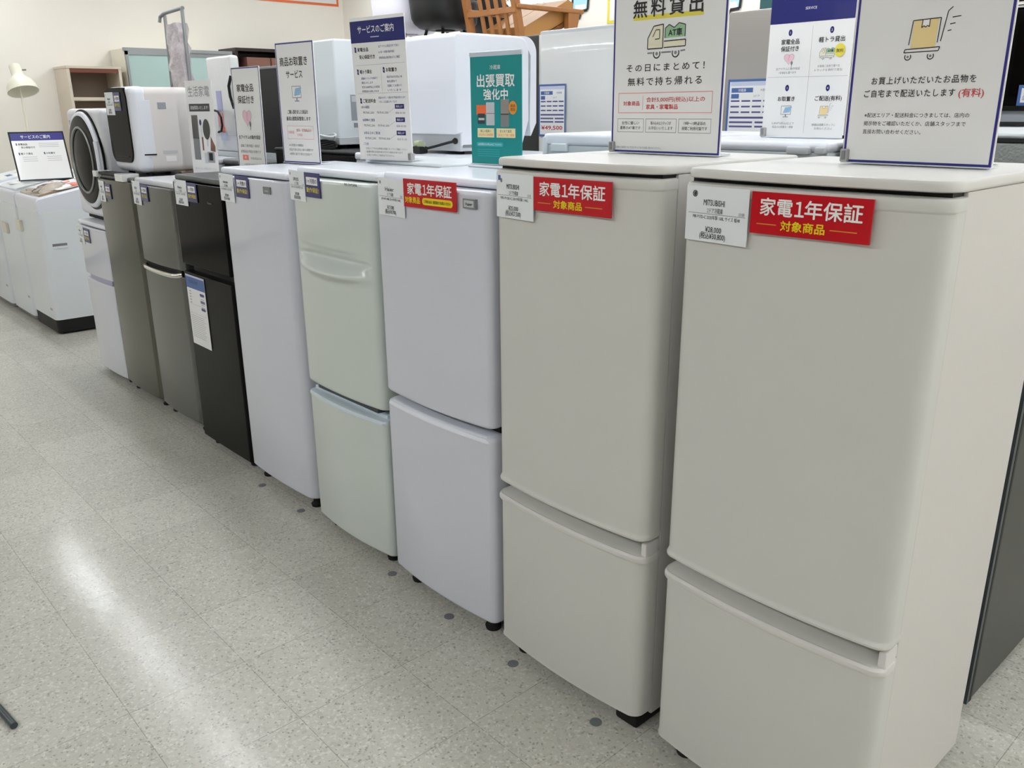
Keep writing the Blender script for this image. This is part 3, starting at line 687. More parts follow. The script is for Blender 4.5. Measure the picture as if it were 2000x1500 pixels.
def s3(p, w, h):
    p.rect(0, 0.285, w, h, 'navy', 1); p.text('サービスのご案内', 0.115, 0.352, 0.021, 'white_ink', w=0.17, l=2); p.text('SERVICE', 0.115, 0.318, 0.008, 'white_ink', l=2)
    p.line((0.004, 0.154), (w-0.004, 0.152), 0.0008, 'ink_soft', 1); p.line((0.125, 0.012), (0.125, 0.275), 0.0008, 'ink_soft', 1)
    for n, u, v in (('1', 0.062, 0.262), ('2', 0.178, 0.262), ('3', 0.066, 0.126), ('4', 0.182, 0.124)):
        p.disc(u, v, 0.0055, 0.0080, 'navy', 1); p.text(n, u, v, 0.007, 'white_ink', l=3)
    p.text('家電全品', 0.064, 0.240, 0.0125, 'ink', w=0.052, bold=0.02); p.text('保証付き', 0.064, 0.223, 0.0125, 'ink', w=0.052, bold=0.02); heart(p, 0.064, 0.199, 0.030)
    para(p, ['全アイテムに動作保証', '1年保証も選べます'], 0.063, 0.174, 0.006, 0.0095, 'ink_grey', w=[0.070, 0.05])
    p.text('軽トラ貸出', 0.180, 0.240, 0.0125, 'ink', w=0.07, bold=0.02); truck(p, 0.15, 0.193, 0.042, 'ink_grey'); p.disc(0.205, 0.213, 0.014, 0.016, 'yellow_soft', 4); p.text('無料', 0.205, 0.212, 0.009, 'ink', l=5)
    para(p, ['お客様ご自身で運べる', 'トラックを無料で貸出'], 0.178, 0.177, 0.006, 0.0095, 'ink_grey', w=[0.06, 0.075])
    p.text('お取置き', 0.066, 0.099, 0.0115, 'ink', w=0.05, bold=0.02); monitor(p, 0.068, 0.068, 0.030)
    para(p, ['5,000円(税込)以上で', '商品のお取置き・保管'], 0.062, 0.037, 0.006, 0.0095, 'ink_grey', w=[0.066, 0.062])
    p.text('ご配送(有料)', 0.186, 0.099, 0.0115, 'ink', w=0.074, bold=0.02); dolly(p, 0.162, 0.050, 0.040, 'ink_grey')
    para(p, ['詳細は店舗スタッフに', 'お尋ねください'], 0.180, 0.034, 0.006, 0.0095, 'ink_grey', w=[0.066, 0.05])
sign('sign_stand', 'navy headed service sign with four cells, between the free rental and delivery signs', -0.343, 0.813, 1.348, -0.01, 0.0, 0.236, 0.385, 'sign_white', s3, None, 0.006)
def s4(p, w, h):
    p.text('冷蔵庫', 0.096, 0.262, 0.0115, 'white_ink', w=0.040, l=2)
    p.text('出張買取', 0.097, 0.2275, 0.033, 'white_ink', w=0.142, bold=0.025)
    p.text('強化中', 0.097, 0.191, 0.028, 'white_ink', w=0.092, bold=0.025)
    p.rect(0.022, 0.137, 0.060, 0.163, 'orange', 1); p.rect(0.027, 0.112, 0.055, 0.140, 'dark_blue_grey', 2); p.rect(0.030, 0.122, 0.053, 0.128, 'grey_light', 3)
    p.rect(0.060, 0.108, 0.092, 0.170, 'grey_light', 1); p.line((0.060, 0.140), (0.092, 0.140), 0.002, 'grey_mid', 2)
    p.rect(0.116, 0.104, 0.147, 0.178, 'steel', 1); p.rect(0.116, 0.104, 0.147, 0.138, 'grey_mid', 2); p.line((0.116, 0.138), (0.147, 0.138), 0.003, 'dark_grey', 3)
    p.disc(0.162, 0.155, 0.015, 0.018, 'gold', 4); p.text('高価', 0.162, 0.160, 0.008, 'ink', l=5); p.text('買取', 0.162, 0.150, 0.008, 'ink', l=5)
    for u0, u1, a, c in ((0.025, 0.090, '新しい程高い', '5年以内なら高価買取'), (0.099, 0.170, 'まとめて査定', '3点以上で更に高価')):
        p.rect(u0, 0.075, u1, 0.100, 'sand_pale', 1); p.text(a, (u0+u1)/2, 0.0925, 0.0072, 'ink', w=(u1-u0)*0.62); p.text(c, (u0+u1)/2, 0.082, 0.0072, 'orange', w=(u1-u0)*0.86)
    p.rrect(0.020, 0.050, 0.124, 0.062, 0.006, 'teal_light', 1); p.text('出張買取のお申込みはこちらから', 0.072, 0.056, 0.006, 'white_ink', w=0.09)
    for k in range(4): p.rect(0.024, 0.041-k*0.006, 0.11, 0.0425-k*0.006, 'teal_light', 1)
sign('sign_stand', 'teal home visit purchase sign with pictures of refrigerators', -0.983, 0.309, 1.275, 0.105, 0.0, 0.193, 0.292, 'teal', s4, None, None, cap=True)
def svc(n, s, p, u, v, sz=0.0115, w=None):
    p.poly([(u-0.004, v-0.007), (u+0.004, v-0.009), (u+0.004, v+0.007), (u-0.004, v+0.009)], 'navy', 1); p.text(n, u, v, 0.006, 'white_ink', l=3)
    p.text(s, u+0.010, v, sz, 'ink', al='l', bold=0.02, w=w)
def s5(p, w, h):
    p.rect(0, 0.358, w, h-0.010, 'navy', 1); p.rect(0, h-0.010, w, h, 'white_ink', 1)
    p.text('サービスのご案内', 0.120, 0.396, 0.022, 'white_ink', w=0.168, bold=0.01); p.rect(0.095, 0.372, 0.135, 0.3745, 'card_pale', 2)
    svc('1', '家電全品', p, 0.018, 0.338, w=0.052); p.text('安心保証付き', 0.035, 0.316, 0.0115, 'ink', al='l', bold=0.02, w=0.074)
    para(p, ['全アイテム保証付きで安心', '6ヶ月・1年間の動作保証', '対象商品は販売員までご確認'], 0.128, 0.344, 0.0072, 0.0165, 'ink_blue', w=[0.095, 0.072, 0.095], al='l')
    p.line((0.014, 0.291), (0.245, 0.294), 0.0008, 'ink_soft', 1); p.line((0.014, 0.206), (0.250, 0.208), 0.0008, 'ink_soft', 1); p.line((0.132, 0.212), (0.132, 0.285), 0.0008, 'ink_soft', 1)
    svc('2', '軽トラ貸出', p, 0.022, 0.272, w=0.056); svc('3', 'お取置き', p, 0.146, 0.275, w=0.050)
    para(p, ['店舗のトラックを無料で', '貸出いたします', '合計5,000円以上の家具', '家電製品のお買上げの方'], 0.036, 0.252, 0.0068, 0.0130, 'ink_blue', w=[0.078, 0.055, 0.085, 0.08], al='l')
    para(p, ['商品代金のお支払い後', '最長2週間まで', '店舗にてお預かり', 'いたします'], 0.158, 0.254, 0.0068, 0.0130, 'ink_blue', w=[0.07, 0.045, 0.066, 0.064], al='l')
    svc('4', 'ご配送料金', p, 0.026, 0.184, w=0.062)
    para(p, ['商品の大きさ・お届け先で料金が変わります', 'くわしくは店舗スタッフまで'], 0.112, 0.193, 0.0066, 0.0125, 'ink_blue', w=[0.125, 0.085], al='l')
    for k, (v, s) in enumerate(((0.165, '1点のみ配送'), (0.125, '2点同時のご配送'), (0.085, '3点以上のご配送'))):
        p.text(s, 0.024+0.002*k, v, 0.008, 'ink_blue', al='l', w=0.040+0.02*k, bold=0.01); p.rect(0.186, v-0.006, 0.228, v+0.008, 'navy', 1); p.text('階段上げ', 0.207, v+0.001, 0.007, 'white_ink', w=0.03, l=3)
        p.text('市内¥2,200', 0.058, v-0.017, 0.0080, 'ink_grey', w=0.054); p.text('市外¥3,300', 0.126, v-0.017, 0.0080, 'ink_grey', w=0.054); p.line((0.155, v-0.017), (0.186, v-0.002), 0.0008, 'ink_soft', 1)
        p.text('¥550', 0.196, v-0.018, 0.0075, 'ink_grey'); p.text('¥1,100', 0.220, v-0.018, 0.0075, 'ink_grey')
    p.text('ご注意', 0.034, 0.050, 0.008, 'ink_blue'); para(p, ['・配送エリア外のお客様は店舗スタッフにご相談ください', '・設置作業は別途料金がかかる場合があります', '・お届け日時のご指定はできません'], 0.028, 0.036, 0.0062, 0.0105, 'ink_grey', w=[0.20, 0.18, 0.14], al='l')
sign('sign_stand', 'tall navy headed service guide sign on the pale mint refrigerator', -1.513, 0.266, 1.271, 0.13, -0.03, 0.252, 0.432, 'sign_white', s5, None, 0.245)
def s6(p, w, h):
    p.text('商品お取置き', 0.108, 0.363, 0.030, 'ink', w=0.168, bold=0.015); p.text('サービス', 0.108, 0.318, 0.028, 'ink', w=0.100, bold=0.015)
    monitor(p, 0.114, 0.252, 0.056)
    p.text('ご購入頂きました商品を', 0.112, 0.186, 0.014, 'ink', w=0.126, bold=0.01); p.text('最長2週間保管致します', 0.114, 0.162, 0.014, 'ink', w=0.150, bold=0.01)
    p.frame(0.037, 0.088, 0.200, 0.136, 0.0010, 'pink_ink', 1); p.text('対象商品', 0.062, 0.113, 0.010, 'pink_ink', w=0.038); p.text('家具・家電製品の', 0.142, 0.120, 0.010, 'pink_ink', w=0.092, bold=0.01); p.text('全商品', 0.115, 0.104, 0.010, 'pink_ink', w=0.032)
    para(p, ['※お取置きの期間は', '商品代金お支払い後の2週間です', '※期間を過ぎた場合は店舗まで'], 0.042, 0.066, 0.009, 0.016, 'ink_grey', w=[0.09, 0.15, 0.14], al='l')
sign('sign_stand', 'navy bordered item holding sign with a blue monitor drawing', -2.113, 0.30, 1.236, 0.12, 0.005, 0.232, 0.430, 'sign_white', s6, 'navy_line', None)
def s7(p, w, h):
    p.text('家電全品', 0.106, 0.334, 0.030, 'ink', w=0.136, bold=0.02); p.text('保証付き', 0.104, 0.287, 0.030, 'ink', w=0.132, bold=0.02)
    heart(p, 0.104, 0.215, 0.075)
    p.text('全アイテムの動作保証', 0.110, 0.133, 0.016, 'ink', w=0.18, bold=0.01)
    p.text('店舗にて動作確認・清掃済', 0.108, 0.097, 0.012, 'ink_grey', w=0.155); p.text('家電製品が保証の対象です', 0.112, 0.073, 0.012, 'ink_grey', w=0.165)
    p.rect(0.040, 0.036, 0.088, 0.058, 'coral', 1); p.text('1年', 0.064, 0.047, 0.012, 'white_ink', l=3); p.text('対象商品のみ', 0.15, 0.045, 0.010, 'ink_grey', w=0.09)
    p.text('※一部対象外の商品がございます。', 0.12, 0.018, 0.009, 'ink_grey', w=0.15)
sign('sign_stand', 'navy bordered warranty sign with a pink heart drawing and clear tape', -2.698, 0.386, 1.186, 0.07, 0.015, 0.229, 0.418, 'sign_white', s7, 'navy_line', 0.215)
def s8(p, w, h):
    p.text('生活家電', 0.118, 0.372, 0.045, 'ink_grey', w=0.195, bold=0.0)
    p.rect(0.020, 0.284, 0.206, 0.318, 'dark_grey', 1); p.text('高価買取いたします!', 0.113, 0.301, 0.017, 'white_ink', w=0.16, l=3)
    p.rect(0.030, 0.066, 0.088, 0.268, 'grey_mid', 1); p.line((0.03, 0.165), (0.088, 0.165), 0.003, 'dark_grey', 2); p.rect(0.030, 0.165, 0.088, 0.268, 'steel', 1)
    p.disc(0.110, 0.235, 0.010, 0.014, 'navy', 1); p.line((0.112, 0.225), (0.118, 0.110), 0.008, 'grey_light', 1); p.rect(0.110, 0.11, 0.124, 0.17, 'brown_leather', 2)
    p.disc(0.160, 0.205, 0.032, 0.046, 'dark_grey', 2); p.rect(0.154, 0.13, 0.166, 0.16, 'grey_light', 1)
    p.poly([(0.180, 0.11), (0.192, 0.175), (0.226, 0.13), (0.224, 0.105)], 'brown_leather', 2)
    p.rect(0.122, 0.052, 0.150, 0.10, 'grey_light', 1); p.rect(0.150, 0.056, 0.212, 0.105, 'grey_trim', 1); p.rect(0.162, 0.066, 0.196, 0.100, 'black_matte', 2)
    p.text('使わなくなった家電お売りください', 0.125, 0.026, 0.011, 'ink_soft', w=0.2)
sign('sign_stand', 'pale household appliances sign with appliance pictures, beside the countertop dishwasher', -3.148, 0.36, 1.142, 0.10, 0.02, 0.237, 0.42, 'sign_white', s8, None, None)
def s9(p, w, h):
    p.frame(-0.006, -0.006, w+0.006, h+0.006, 0.010, 'black_matte', 2)
    p.rect(0, h-0.055, w, h, 'navy_line', 1); p.text('サービスのご案内', w*0.47, h-0.030, 0.024, 'white_ink', w=w*0.55, l=3)
    svc('1', '家電全品', p, 0.03, h-0.080, 0.013); p.text('安心保証付き', 0.055, h-0.102, 0.013, 'ink', al='l', bold=0.02)
    svc('2', '軽トラ貸出', p, 0.035, h-0.145, 0.013); svc('3', 'お取置き', p, 0.19, h-0.145, 0.013)
    for k in range(3): p.rect(0.165, h-0.078-0.012*k, 0.29, h-0.075-0.012*k, 'ink_soft', 1); p.rect(0.05, h-0.17-0.014*k, 0.14, h-0.167-0.014*k, 'ink_soft', 1); p.rect(0.20, h-0.17-0.014*k, 0.29, h-0.167-0.014*k, 'ink_soft', 1)
sign('sign_stand', 'tilted landscape service sign with black edges standing on the washing machines', -5.612, 0.163, 0.99, 1.50, 0.34, 0.33, 0.325, 'sign_white', s9, None, None)

# ------------------------------------------------------------------ second row, backs towards the front row
def back_fridge(label, x0, x1, y0, y1, h, body, top, door_m, gap_dark=True, th=0.03, kind='refrigerator'):
    t = thing(kind, label, 'refrigerator', ((x0+x1)/2, (y0+y1)/2, 0), group='second row of refrigerators')
    b = MB(); b.box(x0+0.004, x1-0.004, y0+0.006, y1-0.06, 0.03, h-th, body, 0.004); b.build('body', t)
    b = MB(); b.box(x0, x1, y0, y1-0.05, h-th, h, top, 0.010, 3); b.build('top_panel', t)
    b = MB(); b.box(x0, x1, y1-0.055, y1, 0.05, h-0.012, door_m, 0.012, 3); b.build('door', t)
    for x in (x0+0.05, x1-0.05):
        for y in (y0+0.06, y1-0.09):
            b = MB(); b.lathe([(0.02, 0), (0.02, 0.012), (0.012, 0.014), (0.012, 0.034)], (x, y, 0), (0, 0, 1), 'black_rubber', n=12); b.build('foot', t)
    return t
t = back_fridge('dark grey refrigerator with a galvanized back, behind the nearest greige one', -0.02, 0.455, 0.65, 1.25, 1.372, 'dark_grey', 'grey_light', 'black_gloss', th=0.012)
b = MB(); b.box(-0.016, 0.449, 0.640, 0.656, 0.05, 1.352, 'galv', 0.001); b.box(0.445, 0.4555, 0.640, 0.662, 0.04, 1.36, 'dark_blue_grey'); b.box(-0.02, 0.455, 0.64, 0.652, 1.355, 1.362, 'black_matte'); b.box(0.4552, 0.4562, 0.656, 0.668, 0.04, 1.36, 'black_matte'); b.build('back_panel', t)
t = back_fridge('white low backed refrigerator behind the free rental sign, its top cover with hinge caps', -0.478, -0.03, 0.60, 1.16, 1.347, 'pale_blue', 'white_trim', 'white_gloss', th=0.024)
b = MB(); b.box(-0.135, -0.075, 0.588, 0.66, 1.318, 1.336, 'grey_light', 0.005); b.box(-0.06, -0.035, 0.588, 0.64, 1.32, 1.336, 'grey_light', 0.004); b.build('hinge_cap', t)
t = back_fridge('pale blue white refrigerator back between the teal sign and the free rental sign', -0.985, -0.492, 0.60, 1.16, 1.354, 'pale_blue', 'white_trim', 'white_gloss', th=0.034)
b = MB(); b.box(-0.985, -0.967, 0.596, 0.70, 1.22, 1.345, 'pale_blue', 0.006); b.box(-0.945, -0.88, 0.592, 0.61, 1.30, 1.325, 'pale_blue', 0.004); b.build('back_trim', t)
back_fridge('white refrigerator under the rounded white countertop appliance', -2.12, -1.42, 0.62, 1.22, 1.262, 'white_body', 'white_trim', 'white_gloss')
back_fridge('black refrigerator top seen behind the item holding sign, under a white box appliance', -2.895, -2.14, 0.66, 1.24, 1.262, 'black_metal', 'black_matte', 'black_gloss', th=0.02)
back_fridge('grey refrigerator in the second row under the black oven', -3.44, -2.99, 0.64, 1.2, 1.19, 'dark_grey', 'grey_mid', 'dark_grey')
back_fridge('pale refrigerator in the second row under the film wrapped white appliance', -3.95, -3.45, 0.62, 1.2, 1.19, 'white_body', 'white_body', 'white_gloss')

# countertop dishwasher with a rounded front, seen from behind (above the white refrigerators)
def dishwasher_k():
    x0, x1, y0, y1, z0, z1 = -2.06, -1.60, 0.75, 1.165, 1.262, 1.695
    t = thing('countertop_dishwasher', 'rounded white countertop dishwasher seen from behind with a black cord, beside the teal sign', 'dishwasher', ((x0+x1)/2, (y0+y1)/2, z0))
    b = MB(); r = 0.05
    prof = [(y0, z0+0.075), (y0, z1-0.02), (y0+0.006, z1-0.007), (y0+0.02, z1), (y1-0.09, z1)]
    prof += [(y1-0.09+r*math.sin(a), z1-r+r*math.cos(a)) for a in [PI/2*k/8 for k in range(1, 9)]]
    prof += [(y1-0.04, z0+0.12), (y1-0.075, z0+0.03), (y0+0.02, z0+0.03), (y0+0.02, z0+0.075)]
    n = len(prof)
    ins = [(x0, 0.010), (x0+0.004, 0.003), (x0+0.012, 0), (x1-0.012, 0), (x1-0.004, 0.003), (x1, 0.010)]
    yc, zcn = (y0+y1)/2, (z0+z1)/2
    rings = [[(x, yc+(p[0]-yc)*(1-i/0.2), zcn+(p[1]-zcn)*(1-i/0.2)) for p in prof] for x, i in ins]
    b.loft(rings, 'white_trim'); b.build('body', t)
    b = MB(); prof2 = [(y1-0.085, z1)]+[(y1-0.06+0.06*math.sin(a), z1-0.06+0.06*math.cos(a)) for a in [PI/2*k/8 for k in range(9)]]+[(y1, z0+0.11), (y1-0.03, z0+0.06), (y1-0.036, z0+0.11), (y1-0.030, z1-0.07), (y1-0.06, z1-0.02)]
    b.loft([[(x, p[0], p[1]) for p in prof2] for x in (x0+0.004, x1-0.004)], 'white_trim'); b.build('front_door', t)
    b = MB(); b.box(x0+0.01, x1-0.004, y0+0.018, y1-0.11, z0+0.012, z0+0.078, 'grey_light', 0.004); b.box(x1-0.012, x1-0.002, y0+0.03, y0+0.10, z0+0.025, z0+0.062, 'grey_mid'); b.build('base_recess', t)
    for x in (x0+0.05, x1-0.06):
        for y in (y0+0.06, y1-0.12): b = MB(); b.lathe([(0.018, 0), (0.018, 0.014)], (x, y, z0), (0, 0, 1), 'black_rubber', n=12); b.build('foot', t)
    b = MB(); b.tube([(x1-0.03, y0+0.016, z0+0.05), (x1-0.05, y0+0.0, z0+0.045), (x1-0.11, y0-0.02, z0+0.03), (x1-0.17, y0-0.03, z0+0.018), (x1-0.24, y0-0.03, z0+0.010)], 0.005, 'black_rubber', 8)
    b.lathe([(0.010, 0), (0.012, 0.01), (0.006, 0.02)], (x1-0.03, y0+0.022, z0+0.05), (0, -1, 0), 'black_rubber', n=12); b.build('power_cord', t)
    b = MB(); b.box(x1-0.225, x1-0.165, y0-0.055, y0-0.015, z0+0.002, z0+0.028, 'black_rubber', 0.004)
    b.tube([(x1-0.22+0.012*k, y0-0.035+0.01*math.sin(k), z0+0.033+0.003*(k % 2)) for k in range(5)], 0.016, 'cable_green', 10); b.build('plug', t)
    b = MB(); b.box(x1-0.0005, x1+0.0008, 1.0, 1.05, z1-0.10, z1-0.055, 'grey_light'); b.build('sticker', t)
dishwasher_k()

# square white appliance with label, behind the tall service guide sign
def box_j():
    x0, x1, y0, y1, z0, z1 = -2.88, -2.44, 0.75, 1.12, 1.262, 1.722
    t = thing('countertop_dishwasher', 'square pale white countertop dishwasher with a grey label on its side', 'dishwasher', ((x0+x1)/2, (y0+y1)/2, z0))
    b = MB(); b.box(x0, x1, y0, y1, z0+0.016, z1, 'pale_blue', 0.010, 3); b.build('body', t)
    b = MB(); b.box(x0-0.003, x1+0.003, y0-0.003, y1+0.003, z0+0.016, z0+0.05, 'grey_light', 0.004); b.box(x0+0.004, x1-0.004, y1, y1+0.03, z0+0.03, z1-0.01, 'white_trim', 0.01); b.build('base_frame', t)
    for x in (x0+0.05, x1-0.05):
        for y in (y0+0.05, y1-0.05): b = MB(); b.lathe([(0.018, 0), (0.018, 0.018)], (x, y, z0), (0, 0, 1), 'black_rubber', n=12); b.build('foot', t)
    b = MB(); b.box(x1-0.0005, x1+0.001, y0+0.07, y0+0.17, z0+0.12, z0+0.23, 'grey_trim'); b.box(x1-0.0005, x1+0.0015, y0+0.075, y0+0.165, z0+0.20, z0+0.225, 'grey_light'); b.box(x1-0.0005, x1+0.001, y0+0.08, y0+0.17, z0+0.09, z0+0.11, 'grey_trim'); b.build('rating_label', t)
box_j()
b = MB()
for k in range(9):
    a = k*0.7
    pts = [(-2.50+0.085*math.cos(s)+0.01*math.cos(a), 0.705+0.030*math.sin(s), 1.272+0.006*k+0.006*math.sin(s*2+a)) for s in [2*PI*i/20 for i in range(21)]]
    b.tube(pts, 0.0055, 'grey_light' if k > 4 else 'black_rubber', 6)
o = b.build('cable_coil', wn=False); tag(o, 'coiled white and black cables on the black refrigerator top behind the item holding sign', 'cable')

# black oven seen from behind
t = thing('microwave_oven', 'black oven seen from behind between the warranty sign and the item holding sign', 'oven', (-3.15, 0.95, 1.19))
b = MB(); b.box(-3.40, -2.905, 0.74, 1.14, 1.212, 1.622, 'black_matte', 0.006); b.box(-3.40, -2.905, 0.738, 1.14, 1.618, 1.632, 'grey_mid', 0.004); b.build('body', t)
b = MB(); b.box(-3.39, -2.91, 1.14, 1.17, 1.225, 1.61, 'dark_glass', 0.006); b.build('door', t)
b = MB(); b.box(-3.36, -2.99, 0.735, 0.75, 1.19, 1.225, 'grey_light', 0.002); b.box(-2.98, -2.91, 0.735, 0.9, 1.19, 1.215, 'black_metal', 0.004); b.box(-3.36, -2.92, 1.0, 1.1, 1.19, 1.213, 'black_rubber'); b.build('base', t)

# film wrapped white appliance with stickers and a black cord loop
t = thing('dehumidifier', 'film wrapped upright white appliance with coloured stickers and a black cord', 'appliance', (-3.60, 0.85, 1.19))
b = MB(); b.box(-3.76, -3.47, 0.75, 0.80, 1.215, 1.70, 'white_body', 0.020, 4); b.build('body', t)
b = MB(); b.box(-3.762, -3.468, 0.746, 0.803, 1.30, 1.704, 'plastic_film', 0.016, 3); b.build('film', t)
b = MB(); b.box(-3.77, -3.46, 0.74, 0.86, 1.19, 1.217, 'grey_light', 0.006); b.build('base', t)
b = MB(); b.box(-3.66, -3.60, 0.742, 0.7505, 1.43, 1.53, 'sticker_violet'); b.box(-3.665, -3.605, 0.742, 0.7505, 1.345, 1.415, 'pink_ink'); b.box(-3.63, -3.60, 0.7415, 0.7505, 1.318, 1.345, 'coral'); b.box(-3.655, -3.585, 0.742, 0.7505, 1.275, 1.315, 'card_pale'); b.build('stickers', t)
b = MB(); b.tube([(-3.67, 0.73, 1.43), (-3.60, 0.715, 1.425), (-3.555, 0.71, 1.395), (-3.55, 0.71, 1.355), (-3.58, 0.715, 1.325), (-3.65, 0.73, 1.318)], 0.006, 'black_rubber', 8)
b.tube([(-3.44, 0.735, 1.60), (-3.455, 0.725, 1.55), (-3.45, 0.725, 1.50), (-3.43, 0.73, 1.44)], 0.008, 'black_rubber', 8); b.build('power_cord', t)

# ------------------------------------------------------------------ things on the far end of the front row
def dishwasher_l():
    x0, x1, y0, y1, z0, z1 = -3.60, -3.26, 0.15, 0.45, 1.133, 1.538
    t = thing('countertop_dishwasher', 'white countertop dishwasher with a dark glossy front on the silver refrigerators', 'dishwasher', ((x0+x1)/2, (y0+y1)/2, z0))
    b = MB(); b.box(x0, x1, y0+0.035, y1, z0+0.015, z1, 'pinkish_white', 0.035, 5); b.build('body', t)
    b = MB(); b.box(x0-0.002, x1+0.002, y0, y0+0.085, z0+0.015, z1+0.003, 'white_trim', 0.033, 5); b.box(x1-0.02, x1+0.003, y0+0.03, y0+0.086, z0+0.10, z1-0.06, 'white_trim', 0.003); dr = b.build('door', t)
    b = MB(); b.box(x0+0.004, x1-0.05, y0-0.006, y0+0.02, z0+0.06, z1-0.002, 'dark_glass', 0.055, 6, edges='y'); b.build('window', dr)
    b = MB(); b.box(x0+0.05, x1-0.10, y0-0.0085, y0-0.004, z0+0.085, z0+0.092, 'black_gloss', 0.002); b.box(x1-0.004, x1+0.004, y0+0.03, y0+0.087, z0+0.096, z0+0.102, 'black_matte'); b.build('handle', dr)
    for x in (x0+0.05, x1-0.05):
        for y in (y0+0.06, y1-0.06): b = MB(); b.lathe([(0.016, 0), (0.016, 0.018)], (x, y, z0), (0, 0, 1), 'black_rubber', n=12); b.build('foot', t)
    b = MB(); b.box(x1-0.03, x1+0.015, y1-0.11, y1-0.01, z0+0.004, z0+0.016, 'shelf_back', 0.003); b.build('drain_bracket', t)
    b = MB(); p = []
    b.box(x1-0.0005, x1+0.001, y0+0.12, y0+0.16, z1-0.10, z1-0.07, 'grey_trim'); b.build('brand_mark', t)
    b = MB(); b.box(x1-0.0005, x1+0.001, y0+0.12, y0+0.19, z0+0.10, z0+0.115, 'grey_light'); b.box(x1-0.0005, x1+0.001, y0+0.13, y0+0.18, z0+0.065, z0+0.09, 'white_ink'); b.build('sticker', t)
dishwasher_l()
flat('price_tag', 'white price tag on the dark front of the countertop dishwasher', 'price tag', G1, -3.585, -3.47, 1.412, 1.517, 0.1435, 'tag_paper', price_draw('Panasonic', '食器洗い機', '¥15,000', '(税込¥16,500)', 'NP-TZ100 2018年製'))
flat('warranty_card', 'navy blue warranty card with a white box on the dark front of the countertop dishwasher', 'card', G3, -3.463, -3.375, 1.432, 1.515, 0.1435, 'navy', navy_draw, 0.002)

def dryer():
    x0, x1, y0, y1, z0, z1 = -4.225, -3.685, 0.13, 0.55, 0.867, 1.445
    t = thing('drum_washer', 'white front loading drum machine with a round black door, behind the small refrigerator', 'washing machine', ((x0+x1)/2, (y0+y1)/2, z0))
    b = MB(); b.box(x0, x1, y0, y1, z0+0.02, z1, 'white_body', 0.03, 4); b.build('body', t)
    cx, cz = -3.945, 1.185
    b = MB(); b.lathe([(0.256, 0.0), (0.256, 0.007), (0.244, 0.008), (0.24, 0)], (cx+0.006, y0+0.001, cz), (0, -1, 0), 'black_gloss', 56); b.build('door_gap', t)
    b = MB(); b.lathe([(0.246, 0.0), (0.246, 0.012), (0.240, 0.020), (0.226, 0.024), (0.222, 0.018), (0.21, 0.004)], (cx, y0, cz), (0, -1, 0), 'white_trim', 56, cap=False); dr = b.build('door', t)
    b = MB(); b.lathe([(0.225, 0.012), (0.222, 0.0225), (0.200, 0.025), (0.170, 0.026)], (cx-0.008, y0, cz), (0, -1, 0), 'black_gloss', 56, cap=False); b.build('dark_surround', dr)
    b = MB(); b.lathe([(0.172, 0.020), (0.172, 0.030), (0.168, 0.033), (0.162, 0.033), (0.159, 0.026)], (cx-0.008, y0, cz), (0, -1, 0), 'alu', 56, cap=False); b.build('trim_ring', dr)
    b = MB(); b.lathe([(0.161, 0.024), (0.12, 0.030), (0.06, 0.033), (0.001, 0.034)], (cx-0.008, y0, cz), (0, -1, 0), 'dark_glass', 56, cap=False); b.build('glass', dr)
    b = MB(); b.tube([(cx+0.222+0.012*math.cos(1.4*a), y0-0.022, cz+0.10*a) for a in [-1+k/6 for k in range(13)]], 0.012, 'white_trim', 8); b.build('handle', dr)
    b = MB(); b.box(x0+0.03, x1-0.03, y0+0.03, y1-0.03, z0, z0+0.022, 'black_rubber', 0.004); b.build('feet', t)
    b = MB(); b.box(x0+0.04, x0+0.07, y0-0.001, y0+0.002, z1-0.085, z1-0.06, 'ink_soft'); b.build('brand_mark', t)
dryer()

